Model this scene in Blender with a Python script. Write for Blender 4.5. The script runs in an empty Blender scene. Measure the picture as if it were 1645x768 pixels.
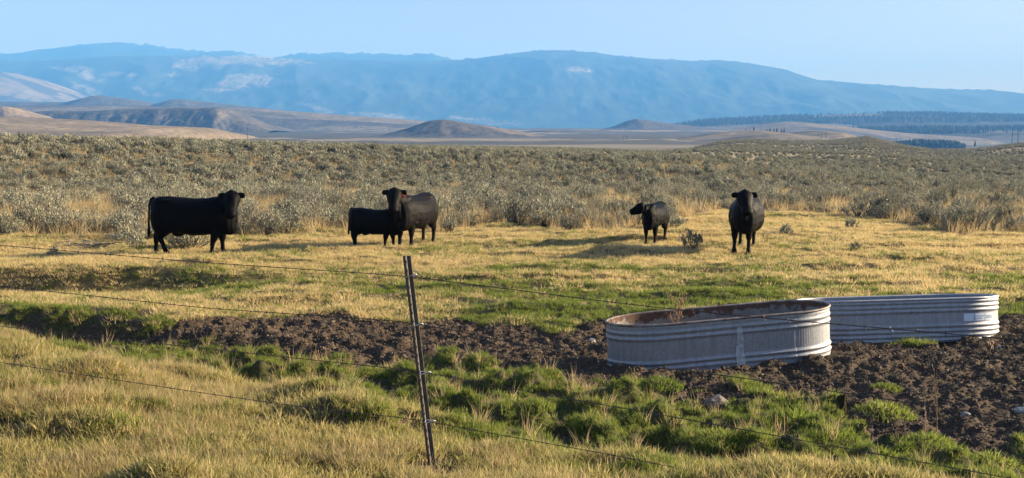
import bpy, bmesh, math, random
import numpy as np
from mathutils import Vector, Matrix

R = math.radians
random.seed(7)
rng = np.random.default_rng(7)
sc = bpy.context.scene
COL = sc.collection

# ------------------------------------------------------------------ camera
W, H = 1645.0, 768.0
F = 1600.0                      # focal length in photograph pixels
HC = 2.55                       # eye height above the pasture
YH = 232.0                      # horizon row
PITCH = math.atan((H / 2 - YH) / F)
cam = bpy.data.cameras.new("camera")
cam.sensor_fit = 'HORIZONTAL'
cam.sensor_width = 36.0
cam.lens = F / W * 36.0
cam.clip_start = 0.05
cam.clip_end = 60000.0
camo = bpy.data.objects.new("camera", cam)
camo.location = (0, 0, HC)
camo.rotation_euler = (math.pi / 2 - PITCH, 0, 0)
COL.objects.link(camo)
sc.camera = camo

# ------------------------------------------------------------------ light
SUN_EL, SUN_AZ = 17.0, 13.0     # azimuth measured from +X (right) towards +Y (away)
wd = bpy.data.worlds.new("World")
sc.world = wd
wd.use_nodes = True
nt = wd.node_tree
nt.nodes.clear()
sky = nt.nodes.new('ShaderNodeTexSky')
sky.sky_type = 'NISHITA'
sky.sun_disc = False
sky.sun_elevation = R(SUN_EL)
sky.sun_rotation = R(90.0 - SUN_AZ)
sky.altitude = 1700
sky.air_density = 1.0
sky.dust_density = 1.0
sky.ozone_density = 2.5
bg = nt.nodes.new('ShaderNodeBackground')
bg.inputs['Strength'].default_value = 0.055
wo = nt.nodes.new('ShaderNodeOutputWorld')
wb = nt.nodes.new('ShaderNodeMix'); wb.data_type = 'RGBA'; wb.blend_type = 'MULTIPLY'; wb.inputs[0].default_value = 1.0
wb.inputs[7].default_value = (1.6, 1.01, 0.88, 1)      # camera white balance, the same over the whole sky
nt.links.new(sky.outputs[0], wb.inputs[6])
nt.links.new(wb.outputs[2], bg.inputs[0])
nt.links.new(bg.outputs[0], wo.inputs[0])
sun = bpy.data.lights.new("sun", 'SUN')
sun.energy = 5.0
sun.angle = R(0.5)
sun.color = (1.0, 0.93, 0.83)
suno = bpy.data.objects.new("sun", sun)
sd = Vector((math.cos(R(SUN_AZ)) * math.cos(R(SUN_EL)), math.sin(R(SUN_AZ)) * math.cos(R(SUN_EL)), math.sin(R(SUN_EL))))
suno.rotation_euler = sd.to_track_quat('Z', 'Y').to_euler()
suno.location = (60, 30, 60)
COL.objects.link(suno)
sc.view_settings.view_transform = 'Standard'
sc.view_settings.look = 'None'
sc.view_settings.gamma = 1.0
sc.view_settings.exposure = 2.0
sc.cycles.use_denoising = True
sc.cycles.max_bounces = 6
sc.cycles.diffuse_bounces = 2
sc.cycles.glossy_bounces = 2
sc.cycles.transmission_bounces = 4
sc.cycles.transparent_max_bounces = 8
sc.cycles.volume_bounces = 0
HAZE_DENSITY = 1.9e-4
HAZE_COLOR = (0.105, 0.365, 1.0)

# ------------------------------------------------------------------ helpers
def tag(o, label=None, cat=None, group=None, kind=None):
    if label: o['label'] = label
    if cat: o['category'] = cat
    if group: o['group'] = group
    if kind: o['kind'] = kind
    return o

def empty(name, loc=(0, 0, 0), rz=0.0):
    o = bpy.data.objects.new(name, None)
    o.location = loc
    o.rotation_euler = (0, 0, rz)
    o.empty_display_size = 0.2
    COL.objects.link(o)
    return o

def link(name, me, parent=None, loc=None):
    o = bpy.data.objects.new(name, me)
    COL.objects.link(o)
    if parent is not None: o.parent = parent
    if loc is not None: o.location = loc
    return o

def mesh(name, v, f, mats, smooth=False, mat_idx=None):
    me = bpy.data.meshes.new(name)
    me.from_pydata([tuple(map(float, p)) for p in v], [], [tuple(map(int, q)) for q in f])
    for m in (mats if isinstance(mats, (list, tuple)) else [mats]): me.materials.append(m)
    if smooth: me.polygons.foreach_set('use_smooth', np.ones(len(me.polygons), bool))
    if mat_idx is not None: me.polygons.foreach_set('material_index', np.asarray(mat_idx, np.int32))
    me.update()
    return me

def grid_mesh(name, P, mats, closed_u=False, smooth=True):
    """P: (rows, cols, 3) array -> quad mesh, fast."""
    nr, nc = P.shape[:2]
    i = np.arange(nr - 1)[:, None]; ncc = nc if closed_u else nc - 1
    j = np.arange(ncc)[None, :]
    a = i * nc + j; b = i * nc + (j + 1) % nc; c = (i + 1) * nc + (j + 1) % nc; d = (i + 1) * nc + j
    q = np.stack([a + 0 * b, b + 0 * a, c, d], -1).reshape(-1, 4)
    me = bpy.data.meshes.new(name)
    me.vertices.add(nr * nc); me.vertices.foreach_set('co', P.reshape(-1).astype(np.float32))
    me.loops.add(q.size); me.loops.foreach_set('vertex_index', q.reshape(-1).astype(np.int32))
    me.polygons.add(len(q))
    me.polygons.foreach_set('loop_start', (np.arange(len(q)) * 4).astype(np.int32))
    me.polygons.foreach_set('loop_total', np.full(len(q), 4, np.int32))
    me.update(calc_edges=True)
    if smooth: me.polygons.foreach_set('use_smooth', np.ones(len(q), bool))
    for m in (mats if isinstance(mats, (list, tuple)) else [mats]): me.materials.append(m)
    return me

def set_color(me, col):
    at = me.color_attributes.new('cover', 'FLOAT_COLOR', 'POINT')
    c = np.ones((len(me.vertices), 4), np.float32); c[:, :3] = col.reshape(-1, 3)
    at.data.foreach_set('color', c.reshape(-1))

def ss(x, a, b):
    t = np.clip((np.asarray(x, float) - a) / (b - a), 0, 1)
    return t * t * (3 - 2 * t)

def _h(ix, iy, s):
    n = (ix.astype(np.int64) * 374761393 + iy.astype(np.int64) * 668265263 + s * 974634 * 31) & 0xffffffff
    n = ((n ^ (n >> 13)) * 1274126177) & 0xffffffff
    n = n ^ (n >> 16)
    return (n & 0xffffff) / float(0xffffff)

def vnoise(x, y, s=0):
    x = np.asarray(x, float); y = np.asarray(y, float)
    ix = np.floor(x); iy = np.floor(y); fx = x - ix; fy = y - iy
    fx = fx * fx * fx * (fx * (fx * 6 - 15) + 10); fy = fy * fy * fy * (fy * (fy * 6 - 15) + 10)
    ix = ix.astype(np.int64); iy = iy.astype(np.int64)
    a = _h(ix, iy, s); b = _h(ix + 1, iy, s); c = _h(ix, iy + 1, s); d = _h(ix + 1, iy + 1, s)
    return (a + (b - a) * fx) * (1 - fy) + (c + (d - c) * fx) * fy

def fbm(x, y, o=4, s=0):
    v = 0; a = .5; t = 0
    for k in range(o):
        v = v + a * vnoise(x * 2 ** k + 13.7 * k, y * 2 ** k - 7.1 * k, s + k); t += a; a *= .5
    return v / t

CP, SP = math.cos(PITCH), math.sin(PITCH)
def pdir(px, py):
    a = (px - W / 2) / F; b = (H / 2 - py) / F
    return np.array([a + 0 * b, CP + b * SP + 0 * a, -SP + b * CP + 0 * a])
def at_y(px, py, Y):
    d = pdir(px, py); k = Y / d[1]
    return np.array([d[0] * k, d[1] * k, HC + d[2] * k])
def to_px(x, y, z):
    zc = z - HC
    dep = y * CP - zc * SP; up = y * SP + zc * CP
    return W / 2 + F * x / dep, H / 2 - F * up / dep
def on_plane(px, py, z=0.0):
    d = pdir(px, py); k = (z - HC) / d[2]
    return np.array([d[0] * k, d[1] * k, 0 * k + z])

def in_poly(px, py, poly):
    c = np.zeros(np.shape(px), bool); n = len(poly)
    for i in range(n):
        x0, y0 = poly[i]; x1, y1 = poly[(i + 1) % n]
        if y0 == y1: continue
        m = ((y0 > py) != (y1 > py)) & (px < (x1 - x0) * (py - y0) / (y1 - y0) + x0)
        c ^= m
    return c

# ------------------------------------------------------------------ materials
def new_mat(name):
    m = bpy.data.materials.new(name); m.use_nodes = True
    n = m.node_tree; n.nodes.clear()
    out = n.nodes.new('ShaderNodeOutputMaterial')
    return m, n, out
def ramp(n, fac, stops):
    r = n.nodes.new('ShaderNodeValToRGB')
    e = r.color_ramp.elements
    while len(e) < len(stops): e.new(0.5)
    for k, (p, c) in enumerate(stops):
        e[k].position = p; e[k].color = (*c, 1)
    n.links.new(fac, r.inputs[0]); return r.outputs[0]
def noise(n, scale, detail=4, rough=.55, coord=None, dist=0):
    t = n.nodes.new('ShaderNodeTexNoise')
    t.inputs['Scale'].default_value = scale; t.inputs['Detail'].default_value = detail
    t.inputs['Roughness'].default_value = rough; t.inputs['Distortion'].default_value = dist
    if coord is not None: n.links.new(coord, t.inputs['Vector'])
    return t.outputs[0]
def mixc(n, fac, a, b, mode='MIX'):
    x = n.nodes.new('ShaderNodeMix'); x.data_type = 'RGBA'; x.blend_type = mode
    for s, v in ((x.inputs[0], fac), (x.inputs[6], a), (x.inputs[7], b)):
        if hasattr(v, 'links') or isinstance(v, bpy.types.NodeSocket): n.links.new(v, s)
        elif isinstance(v, tuple): s.default_value = (*v, 1)
        else: s.default_value = v
    return x.outputs[2]
def bump(n, h, strength, dist):
    b = n.nodes.new('ShaderNodeBump')
    b.inputs['Strength'].default_value = strength; b.inputs['Distance'].default_value = dist
    n.links.new(h, b.inputs['Height']); return b.outputs[0]
def gcoord(n):
    return n.nodes.new('ShaderNodeNewGeometry').outputs['Position']
def ocoord(n):
    return n.nodes.new('ShaderNodeTexCoord').outputs['Object']

def leaf_mat(name, stops, transl=.35, rough=.6, nscale=0.0):
    """plant material: colour varies by instance; part of the light passes through the blade"""
    m, n, out = new_mat(name)
    oi = n.nodes.new('ShaderNodeObjectInfo').outputs['Random']
    gi = n.nodes.new('ShaderNodeNewGeometry').outputs['Random Per Island']
    mx = n.nodes.new('ShaderNodeMath'); mx.operation = 'MULTIPLY_ADD'
    n.links.new(gi, mx.inputs[0]); mx.inputs[1].default_value = .5
    m2 = n.nodes.new('ShaderNodeMath'); m2.operation = 'MULTIPLY'; n.links.new(oi, m2.inputs[0]); m2.inputs[1].default_value = .5
    n.links.new(m2.outputs[0], mx.inputs[2])
    col = ramp(n, mx.outputs[0], stops)
    p = n.nodes.new('ShaderNodeBsdfPrincipled'); p.inputs['Roughness'].default_value = rough
    p.inputs['Specular IOR Level'].default_value = .25
    t = n.nodes.new('ShaderNodeBsdfTranslucent')
    n.links.new(col, p.inputs['Base Color']); n.links.new(col, t.inputs['Color'])
    s = n.nodes.new('ShaderNodeMixShader'); s.inputs[0].default_value = transl
    n.links.new(p.outputs[0], s.inputs[1]); n.links.new(t.outputs[0], s.inputs[2])
    n.links.new(s.outputs[0], out.inputs[0]); return m

def cover_mat(name, amp=.35, scale=1.0, bump_s=0.0, bump_scale=20, bump_d=.02, rough=.95, fine=None):
    """ground: land-cover colour per vertex, broken up by noise"""
    m, n, out = new_mat(name)
    a = n.nodes.new('ShaderNodeAttribute'); a.attribute_name = 'cover'
    g = gcoord(n)
    n1 = noise(n, scale, 6, .65, g)
    v = ramp(n, n1, [(.3, (1 - amp,) * 3), (.7, (1 + amp,) * 3)])
    c = mixc(n, 1.0, a.outputs['Color'], v, 'MULTIPLY')
    if fine:
        n2 = noise(n, fine, 5, .7, g)
        v2 = ramp(n, n2, [(.32, (.45, .47, .45)), (.68, (1.45, 1.42, 1.36))])
        c = mixc(n, 1.0, c, v2, 'MULTIPLY')
    p = n.nodes.new('ShaderNodeBsdfPrincipled'); p.inputs['Roughness'].default_value = rough
    p.inputs['Specular IOR Level'].default_value = .15
    n.links.new(c, p.inputs['Base Color'])
    if bump_s:
        n.links.new(bump(n, noise(n, bump_scale, 6, .7, g), bump_s, bump_d), p.inputs['Normal'])
    n.links.new(p.outputs[0], out.inputs[0]); return m

def simple_mat(name, col, rough=.6, metal=0.0, var=.25, scale=8, spec=.5, bump_s=0, bscale=40, bd=.004, col2=None):
    m, n, out = new_mat(name)
    p = n.nodes.new('ShaderNodeBsdfPrincipled')
    p.inputs['Roughness'].default_value = rough; p.inputs['Metallic'].default_value = metal
    p.inputs['Specular IOR Level'].default_value = spec
    o = ocoord(n)
    c2 = col2 or tuple(min(1, k * (1 + var)) for k in col)
    c1 = tuple(k * (1 - var) for k in col) if not col2 else col
    n.links.new(ramp(n, noise(n, scale, 5, .6, o), [(.35, c1), (.65, c2)]), p.inputs['Base Color'])
    if bump_s: n.links.new(bump(n, noise(n, bscale, 4, .6, o), bump_s, bd), p.inputs['Normal'])
    n.links.new(p.outputs[0], out.inputs[0]); return m

M = {}
M['ground'] = cover_mat('ground_soil', .3, 3.0, .6, 30, .03, fine=38)
M['plain'] = cover_mat('hill_cover', .28, .02, 0.35, .05, 4.0, fine=.11)
M['mountain'] = cover_mat('mountain_cover', .25, .004, 0.0)
M['straw'] = leaf_mat('straw_grass', [(0, (0.330, 0.224, 0.099)), (.5, (0.488, 0.363, 0.178)), (1, (0.568, 0.455, 0.264))], .5)
M['green'] = leaf_mat('green_grass', [(0, (0.089, 0.121, 0.024)), (.5, (0.185, 0.233, 0.040)), (1, (0.322, 0.322, 0.081))], .5)
M['turf'] = leaf_mat('pasture_grass', [(0, (0.307, 0.273, 0.085)), (.4, (0.598, 0.461, 0.205)), (1, (0.752, 0.581, 0.299))], .5)
M['verge_turf'] = leaf_mat('verge_turf', [(0, (.14, .15, .04)), (.4, (.31, .28, .09)), (.7, (.50, .40, .17)), (1, (.66, .50, .25))], .5)
M['sage_leaf'] = leaf_mat('sage_leaf', [(0, (.11, .112, .08)), (.5, (.25, .242, .17)), (1, (.43, .395, .26))], .2, .8)
M['sage_wood'] = simple_mat('sage_wood', (.12, .095, .075), .9, scale=20)
M['deadwood'] = simple_mat('deadwood', (.2, .165, .13), .9, scale=15)
M['conifer'] = leaf_mat('conifer_needles', [(0, (.018, .03, .016)), (1, (.05, .065, .03))], .1, .8)
M['trunk'] = simple_mat('bark', (.09, .07, .055), .9)
M['clod'] = leaf_mat('dirt_clod', [(0, (.04, .028, .02)), (.65, (.085, .06, .042)), (.88, (.16, .115, .075)), (1, (.30, .225, .14))], 0.0, .95)
M['stone'] = simple_mat('pale_stone', (.27, .255, .235), .85, scale=6, bump_s=.5, bscale=20, bd=.01)
M['stone_dark'] = simple_mat('brown_stone', (.13, .105, .085), .9, scale=6, bump_s=.6, bscale=16, bd=.012)
M['post'] = simple_mat('post_steel', (.055, .046, .040), .6, .3, scale=25, col2=(.11, .092, .078))
M['wire'] = simple_mat('rusty_wire', (.075, .06, .05), .6, .4, scale=60)
M['clip'] = simple_mat('galvanised_clip', (.55, .55, .56), .35, .8)
M['pole'] = simple_mat('pole_wood', (.10, .08, .065), .9)

# ------------------------------------------------------------------ terrain
POST = np.array([-0.49, 6.2])
FT = np.array([0.924, -0.383]); FN = np.array([0.383, 0.924])     # along the fence, across it (away from the road)
def fence_su(x, y):
    s = (x - POST[0]) * FN[0] + (y - POST[1]) * FN[1]; u = (x - POST[0]) * FT[0] + (y - POST[1]) * FT[1]
    return s - .22 * np.clip(-u, 0, 8), u          # the verge widens to the left

DIRT = [(190, 534), (300, 524), (400, 514), (500, 511), (640, 516), (800, 520), (930, 525), (1000, 515), (1250, 520), (1400, 545), (1600, 522), (1760, 512),
        (1990, 560), (2000, 735), (1640, 740), (1560, 742), (1440, 705), (1260, 655), (1130, 632), (1000, 625), (860, 604), (740, 588), (600, 590), (500, 578), (410, 562), (300, 545)]
def dirt_mask(x, y):
    wx = x + (fbm(x * 1.1, y * 1.1, 5, 5) - .5) * 1.6; wy = y + (fbm(x * 1.1, y * 1.1, 5, 9) - .5) * 2.2
    px, py = to_px(wx, np.maximum(wy, .5), 0 * x)
    m = in_poly(px, py, DIRT).astype(float)
    return np.where(y > 2, m, 0.0)

C1x = [-900, -200, 0, 200, 400, 600, 700, 850, 1000, 1150, 1230, 1400, 1645, 2600]
C1y = [222, 221, 222, 226, 229, 231, 236, 243, 249, 252, 262, 277, 285, 285]
C2x = [-900, 500, 700, 850, 950, 1050, 1110, 1150, 1200, 1260, 1330, 1390, 1450, 1500, 1560, 1645, 2600]
C2y = [245, 240, 236, 238, 241, 246, 240, 230, 225, 228, 228, 222, 235, 241, 240, 231, 225]

# grass tussocks: pixel of the foot in the photograph, width in pixels, label (None: one of the many alike)
TUSS = [(545, 580, 58, None), (486, 645, 66, 'tall tussock with straw-tipped upright blades left of the fence post'), (642, 600, 58, None), (588, 602, 50, None),
        (716, 612, 54, None), (775, 622, 62, None), (960, 612, 34, 'small green tussock at the foot of the near tank\'s left end'),
        (1064, 632, 74, 'bushy green tussock on mud below the middle of the near tank'), (1127, 632, 38, 'small dark round tussock just above the brown clod'),
        (1112, 655, 60, None), (1428, 628, 50, 'lone green tussock in the middle of the bare mud'), (1425, 670, 96, 'wide green tussock on mud edge below the lone one'),
        (1255, 655, 78, None), (1215, 668, 60, None), (1280, 700, 120, None), (1345, 718, 100, None), (1500, 725, 84, None), (1600, 755, 110, 'wide green tussock at lower right corner of the mud'),
        (1160, 735, 96, None), (1062, 715, 66, None), (900, 655, 66, None), (860, 690, 70, None), (745, 690, 60, None), (820, 655, 66, None),
        (975, 668, 70, None), (560, 632, 60, None), (610, 660, 70, None), (330, 575, 52, None), (225, 566, 44, None), (420, 604, 60, None),
        (700, 655, 60, None), (1420, 740, 90, None), (940, 700, 60, None), (1010, 700, 60, None), (370, 600, 44, None), (1210, 700, 60, None), (1330, 670, 50, None),
        (780, 660, 54, None), (660, 630, 50, None), (1480, 755, 70, None)]

def base_height(x, y):
    s, u = fence_su(x, y)
    z = np.interp(s, [-30, -12, -5.5, -2, 0, .6, 1.1, 1.7, 2.4, 3.2, 4.2, 6, 9], [1.0, .95, .92, .68, .56, .45, .31, .15, .05, -.01, -.04, -.06, 0])
    d = np.hypot(x, y)
    # ditch with a cut far bank on the left, and a second bank beyond it
    sb = 4.0 + .30 * np.clip(u + 4.8, -6, 2) + .4 * (fbm(u * .5, 0 * u, 2, 21) - .5)
    w1 = (1 - ss(u, -7.5, -2.2)) * (.75 + .5 * fbm(u * .35, 0 * s, 2, 23))
    prof = np.interp(s - sb, [-2.2, -1.0, -.35, .15, .6, 3.5], [0, -.26, -.34, .12, .15, 0])
    z = z + w1 * prof
    sb2 = 7.3 + .40 * np.clip(u + 11, -6, 5) + .7 * (fbm(u * .45, 0 * u, 2, 33) - .5)
    w2 = 1 - ss(u, -11.2, -7.5)
    z = z + w2 * np.interp(s - sb2, [-2.5, -.8, -.3, .2, .6, 4], [0, -.2, -.26, .22, .22, 0])
    return z, s, u, d

def ground_h(x, y, detail=True):
    x = np.asarray(x, float); y = np.asarray(y, float)
    z, s, u, d = base_height(x, y)
    th = np.where(y > 1, W / 2 + F * x / np.maximum(y, 1.0), np.sign(x) * 3000)
    near = 1 - ss(d, 60, 110)
    z = z * near - .06 * np.exp(-((x - POST[0]) ** 2 + (y - POST[1] + .3) ** 2) / .5)
    # rolling pasture
    z = z + near * ss(d, 12, 20) * .10 * (fbm(x * .22, y * .4, 3, 51) - .5)
    z = z + near * ss(d, 12.5, 15) * .16 * np.maximum(fbm(x * .3 + 5, y * 1.5, 3, 57) - .53, 0) * 2
    z = z + near * .075 * np.maximum(fbm(x * .9, y * 1.1, 3, 61) - .48, 0) * 2
    if detail:
        near2 = 1 - ss(d, 30, 45)
        dm = dirt_mask(x, y)
        tz = ss(s, 1.0, 1.7) * (1 - ss(s, np.where(u < -2.5, 2.8, 4.4), np.where(u < -2.5, 3.6, 5.4))) * (1 - dm)
        vg = (1 - ss(s, .8, 1.6)) * ss(np.hypot(x - POST[0], y - POST[1] + .3), .5, 1.1)
        z = z + near2 * tz * .26 * (np.maximum(fbm(x * 2.7, y * 2.7, 3, 71) - .42, 0) * 2.2 - .12)
        z = z + near2 * vg * .24 * (np.maximum(fbm(x * .95 + .3 * y, y * 1.35, 3, 81) - .47, 0) * 2.4)
        p1 = fbm(x * 4.2, y * 4.2, 3, 91); p2 = fbm(x * 13, y * 13, 2, 97)
        z = z + .11 * np.exp(-((x - 3.75) ** 2 + (y - 11.95) ** 2) / .55)
        z = z - .09 * np.exp(-((x - 5.5) ** 2 / 1.6 + (y - 12.95) ** 2 / .35))
        z = z + dm * near2 * (-.03 + .15 * (p1 - .5) + .095 * (p2 - .5))
        z = z + (1 - dm) * near2 * .07 * (fbm(x * 3.2, y * 3.2, 3, 101) - .5)
    # sage slopes and the hills behind
    c1 = HC - .55 + 100 * (YH - np.interp(th, C1x, C1y)) / F
    c2 = HC + 520 * (YH - np.interp(th, C2x, C2y)) / F
    c1 = c1 + .9 * (fbm(x * .055, 0 * x, 3, 117) - .5)
    face = 9 * fbm(x * .05, y * .02, 2, 119)
    hill1 = np.where(d < 150, c1 * ss(d - face, 64, 94), c1 + (c2 - c1) * ss(d, 150, 540)) - .55 * np.exp(-((d - 62) / 14) ** 2)
    rough = (fbm(x * .02, y * .02, 3, 111) - .5)
    far = np.interp(d, [520, 640, 800, 1100, 1600, 2600, 4000, 6000, 16000], [0, -1, 1, 6, 15, 38, 66, 72, 72])
    far = far - 32 * ss(th, 1340, 1430) * (1 - ss(d, 2300, 2700)) - 14 * ss(th, 1250, 1400) * ss(d, 2200, 2500) * (1 - ss(d, 3200, 3800))
    k = ss(d, 520, 700)
    z = z + hill1 * (1 - k) + far * k
    z = z + rough * (1.0 * ss(d, 105, 220) * (1 - ss(d, 380, 520)) + 6 * ss(d, 700, 1200))
    # mounds under the tussocks
    if detail:
        for (tx, ty, tr) in MOUNDS:
            r2 = ((x - tx) ** 2 + (y - ty) ** 2) / (tr * tr)
            m = r2 < 6
            if np.any(m): z = z + np.where(m, .24 * tr * np.exp(-r2 * 1.3), 0)
    return z

def ground_at(px, py, iters=40):
    """march a view ray to the (coarse) ground: returns x, y"""
    d = pdir(px, py)
    lo, hi = 2.0, 700.0
    ks = np.geomspace(3, 700, 900)
    X = d[0] * ks; Y = d[1] * ks; Z = HC + d[2] * ks
    g = ground_h(X, Y, False)
    i = np.argmax(Z < g)
    a, b = ks[max(i - 1, 0)], ks[i]
    for _ in range(iters):
        m = (a + b) / 2
        if HC + d[2] * m < ground_h(d[0] * m, d[1] * m, False): b = m
        else: a = m
    return float(d[0] * b), float(d[1] * b)
MOUNDS = []
for (a, b, w, l) in TUSS:
    gx, gy = ground_at(a, b)
    MOUNDS.append((gx, gy + .08, .5 * w * gy / F))
def gz(x, y): return float(ground_h(np.array([x]), np.array([y]))[0])

C_DIRT = np.array([.075, .053, .036]); C_THATCH = np.array([.15, .11, .052]); C_GREEN = np.array([.065, .065, .024])
def green_amount(x, y):
    """how green the grass is: 0 straw, 1 green"""
    s, u = fence_su(x, y); d = np.hypot(x, y)
    n = fbm(x * .55, y * .8, 4, 131)
    g = ss(n, .40, .62)
    tuss = ss(s, 1.1, 1.9) * (1 - ss(s, 5, 6.5))
    g = np.maximum(g * .75, tuss * .95) * (1 - .6 * ss(s, 3.4, 3.9) * (1 - ss(s, 5.4, 6.2)) * (1 - ss(u, -3.5, -2)))
    past = ss(s, 5.5, 8)
    belt = np.interp(d, [10, 14, 17, 20, 26], [.9, .9, .8, .48, .10])
    g = g * (1 - past) + past * np.clip(belt + (n - .5) * 1.6, 0, 1)
    return g

def terrain():
    a1 = np.linspace(-43, 43, 770); a0 = np.concatenate([np.linspace(-180, -44, 32)[1:], a1, np.linspace(44, 180, 32)])
    r = np.concatenate([[0.05, .8, 1.6, 2.4], np.geomspace(3.0, 22, 430), np.geomspace(22, 320, 240)[1:], np.geomspace(320, 9500, 120)[1:]])
    A, Rr = np.meshgrid(np.radians(a0), r)
    x = Rr * np.sin(A); y = Rr * np.cos(A)
    z = ground_h(x, y)
    me = grid_mesh('ground', np.stack([x, y, z], -1), M['ground'], closed_u=True)
    s, u = fence_su(x, y); d = Rr
    dm = dirt_mask(x, y)[..., None]; g = green_amount(x, y)[..., None]
    c = C_THATCH * (1 - g) + C_GREEN * g
    hol = (ss(s, 1.1, 1.8) * (1 - ss(s, 4.6, 5.6)) * (1 - ss(fbm(x * 2.7, y * 2.7, 3, 71), .38, .5)))[..., None]
    dm = np.maximum(dm, hol * .9)
    dm = np.maximum(dm, ((1 - ss(s, .8, 1.3)) * .75)[..., None] * (y > 0)[..., None])
    c = c * (1 - dm) + C_DIRT * dm
    k = ss(d, 34, 46)[..., None]
    sn = fbm(x * .06, y * .06, 4, 141)[..., None]
    sage = np.array([.25, .21, .14]) * (1 - sn) + np.array([.34, .275, .17]) * sn
    c = c * (1 - k) + sage * k
    # bare tan banks on the slope
    tn = ss(fbm(x * .018 + 4, y * .012, 3, 151), .66, .74)[..., None] * ss(d, 140, 190)[..., None]
    c = c * (1 - tn) + np.array([.27, .205, .125]) * tn
    th = np.where(y > 1, W / 2 + F * x / np.maximum(y, 1.0), -9999)
    st = (ss(th, 1075, 1120) * (1 - ss(th, 1265, 1300)) * ss(d + 5 * sn[..., 0], 104, 108) * (1 - ss(d, 116, 126)))[..., None]
    st2 = ((ss(th, 1120, 1160) * (1 - ss(th, 1240, 1270)) + ss(th, 1320, 1350) * (1 - ss(th, 1395, 1420))) * ss(d + 40 * sn[..., 0], 460, 490) * (1 - ss(d, 560, 600)))[..., None]
    c = c * (1 - st2) + np.array([.30, .225, .13]) * st2
    c = c * (1 - st) + np.array([.34, .25, .135]) * st
    k = ss(d, 540, 800)[..., None]
    pn = fbm(x * .0016, y * .005, 4, 161)[..., None]
    plain = np.array([.088, .08, .06]) * (1 - ss(pn, .56, .66)) + np.array([.26, .21, .14]) * ss(pn, .56, .66)
    c = c * (1 - k) + plain * k
    set_color(me, c)
    return tag(link('ground', me), kind='structure')
terrain()

# ------------------------------------------------------------------ hills, buttes and mountains
def hill(name, D, pts, front, back, color, mat='plain', rows=46, step=2.2, relief=.25, jag=0.0, power=1.0, rscale=1.0, seed=0, base=None, sink=4):
    px = np.arange(pts[0][0], pts[-1][0] + step, step)
    py = np.interp(px, [p[0] for p in pts], [p[1] for p in pts])
    if len(pts) > 3:      # soften the polyline
        k = np.ones(5) / 5; py = np.convolve(np.pad(py, 2, 'edge'), k, 'valid')
    C = at_y(px, py, D)
    xc, zc = C[0], C[2]
    jg = jag * (fbm(px * .16, 0 * px + seed, 4, seed) - .5)
    v = np.concatenate([np.linspace(-1, 0, rows), np.linspace(0, 1, rows // 3 + 1)[1:]])
    V, X = np.meshgrid(v, xc, indexing='ij')
    ZC = np.broadcast_to(zc, V.shape)
    Y = D + np.where(V < 0, V * front, V * back)
    ZC = ZC + jg[None, :] * np.exp(-(V / .05) ** 2)
    zb = ground_h(X, Y, False) - sink if base is None else np.full(X.shape, base)
    sh = np.where(V < 0, ss(V, -1, 0) ** power, 1 - ss(V, 0, 1))
    n = fbm(X / (front * .22) * rscale + seed, Y / (front * .35) * rscale, 5, 200 + seed) - .5
    rid = 1 - np.abs(2 * fbm(X / (front * .34) * rscale, Y / (front * .45) * rscale + seed, 4, 230 + seed) - 1)
    sh2 = sh * (1 + relief * (n * 1.2 + (rid - .75)) * (1 - sh))
    Z = zb + (ZC - zb) * np.clip(sh2, 0, 1.0)
    Z = np.where(ZC < zb, zb - 2, Z)
    P = np.stack([X, Y, Z], -1)
    me = grid_mesh(name, P, M[mat])
    qx, qy = to_px(X, Y, Z)
    set_color(me, color(X, Y, Z, qx, qy, sh, n) if callable(color) else np.broadcast_to(np.array(color), P.shape))
    return tag(link(name, me), kind='structure'), P

def tan_grey(dark=(.15, .135, .115), light=(.36, .28, .18), lo=.5, hi=.62, seed=0, sx=.004, sy=.008):
    def f(X, Y, Z, qx, qy, sh, n):
        t = ss(fbm(X * sx, Y * sy, 4, 300 + seed), lo, hi)[..., None]
        return np.array(dark) * (1 - t) + np.array(light) * t
    return f

hill('field_hill', 1150, [(-520, 186), (-200, 186), (0, 188), (60, 189), (140, 193), (240, 201), (330, 205), (362, 214), (392, 231), (405, 236)], 520, 300,
     tan_grey((0.202, 0.153, 0.092), (0.264, 0.202, 0.126), .3, .7, 1), relief=.05, sink=2)
hill('mesa', 2100, [(-300, 182), (-100, 181), (40, 180), (95, 177.5), (140, 178.5), (215, 175), (300, 173.5), (352, 172), (359, 173.5), (372, 183), (392, 192), (420, 203), (440, 210)], 95, 700,
     tan_grey((.078, .070, .060), (.13, .112, .088), .5, .7, 2, .02, .02), relief=.45, power=.7, rscale=1.2)
hill('bench', 2800, [(-300, 171), (40, 169.5), (150, 169), (280, 171), (420, 175), (500, 181), (580, 187), (650, 192), (720, 197), (800, 204)], 420, 700,
     tan_grey((.095, .083, .066), (.20, .165, .115), .42, .58, 14, .003, .012), relief=.15)
hill('knoll', 1700, [(-300, 166), (-60, 167), (0, 170), (16, 172), (30, 180), (62, 192), (80, 200)], 90, 400, tan_grey((0.101, 0.083, 0.065), (0.230, 0.173, 0.108), .45, .6, 3), relief=.4)
hill('butte', 3600, [(-300, 164), (0, 163), (60, 164), (112, 164), (148, 155), (160, 153), (178, 155), (215, 160), (256, 167), (276, 160), (290, 159), (318, 162), (380, 169), (450, 177), (560, 187), (640, 193), (760, 200)],
     330, 900, tan_grey((0.108, 0.101, 0.083), (0.245, 0.194, 0.137), .5, .62, 4, .002, .004), relief=.4, power=.8)
hill('butte', 1700, [(540, 222), (618, 216), (655, 206), (690, 194), (712, 191.5), (735, 195), (752, 198), (775, 201), (850, 214), (900, 221), (990, 228)], 130, 300,
     tan_grey((0.101, 0.083, 0.061), (0.216, 0.169, 0.108), .5, .66, 5, .01, .02), relief=.5, power=.9)
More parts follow.
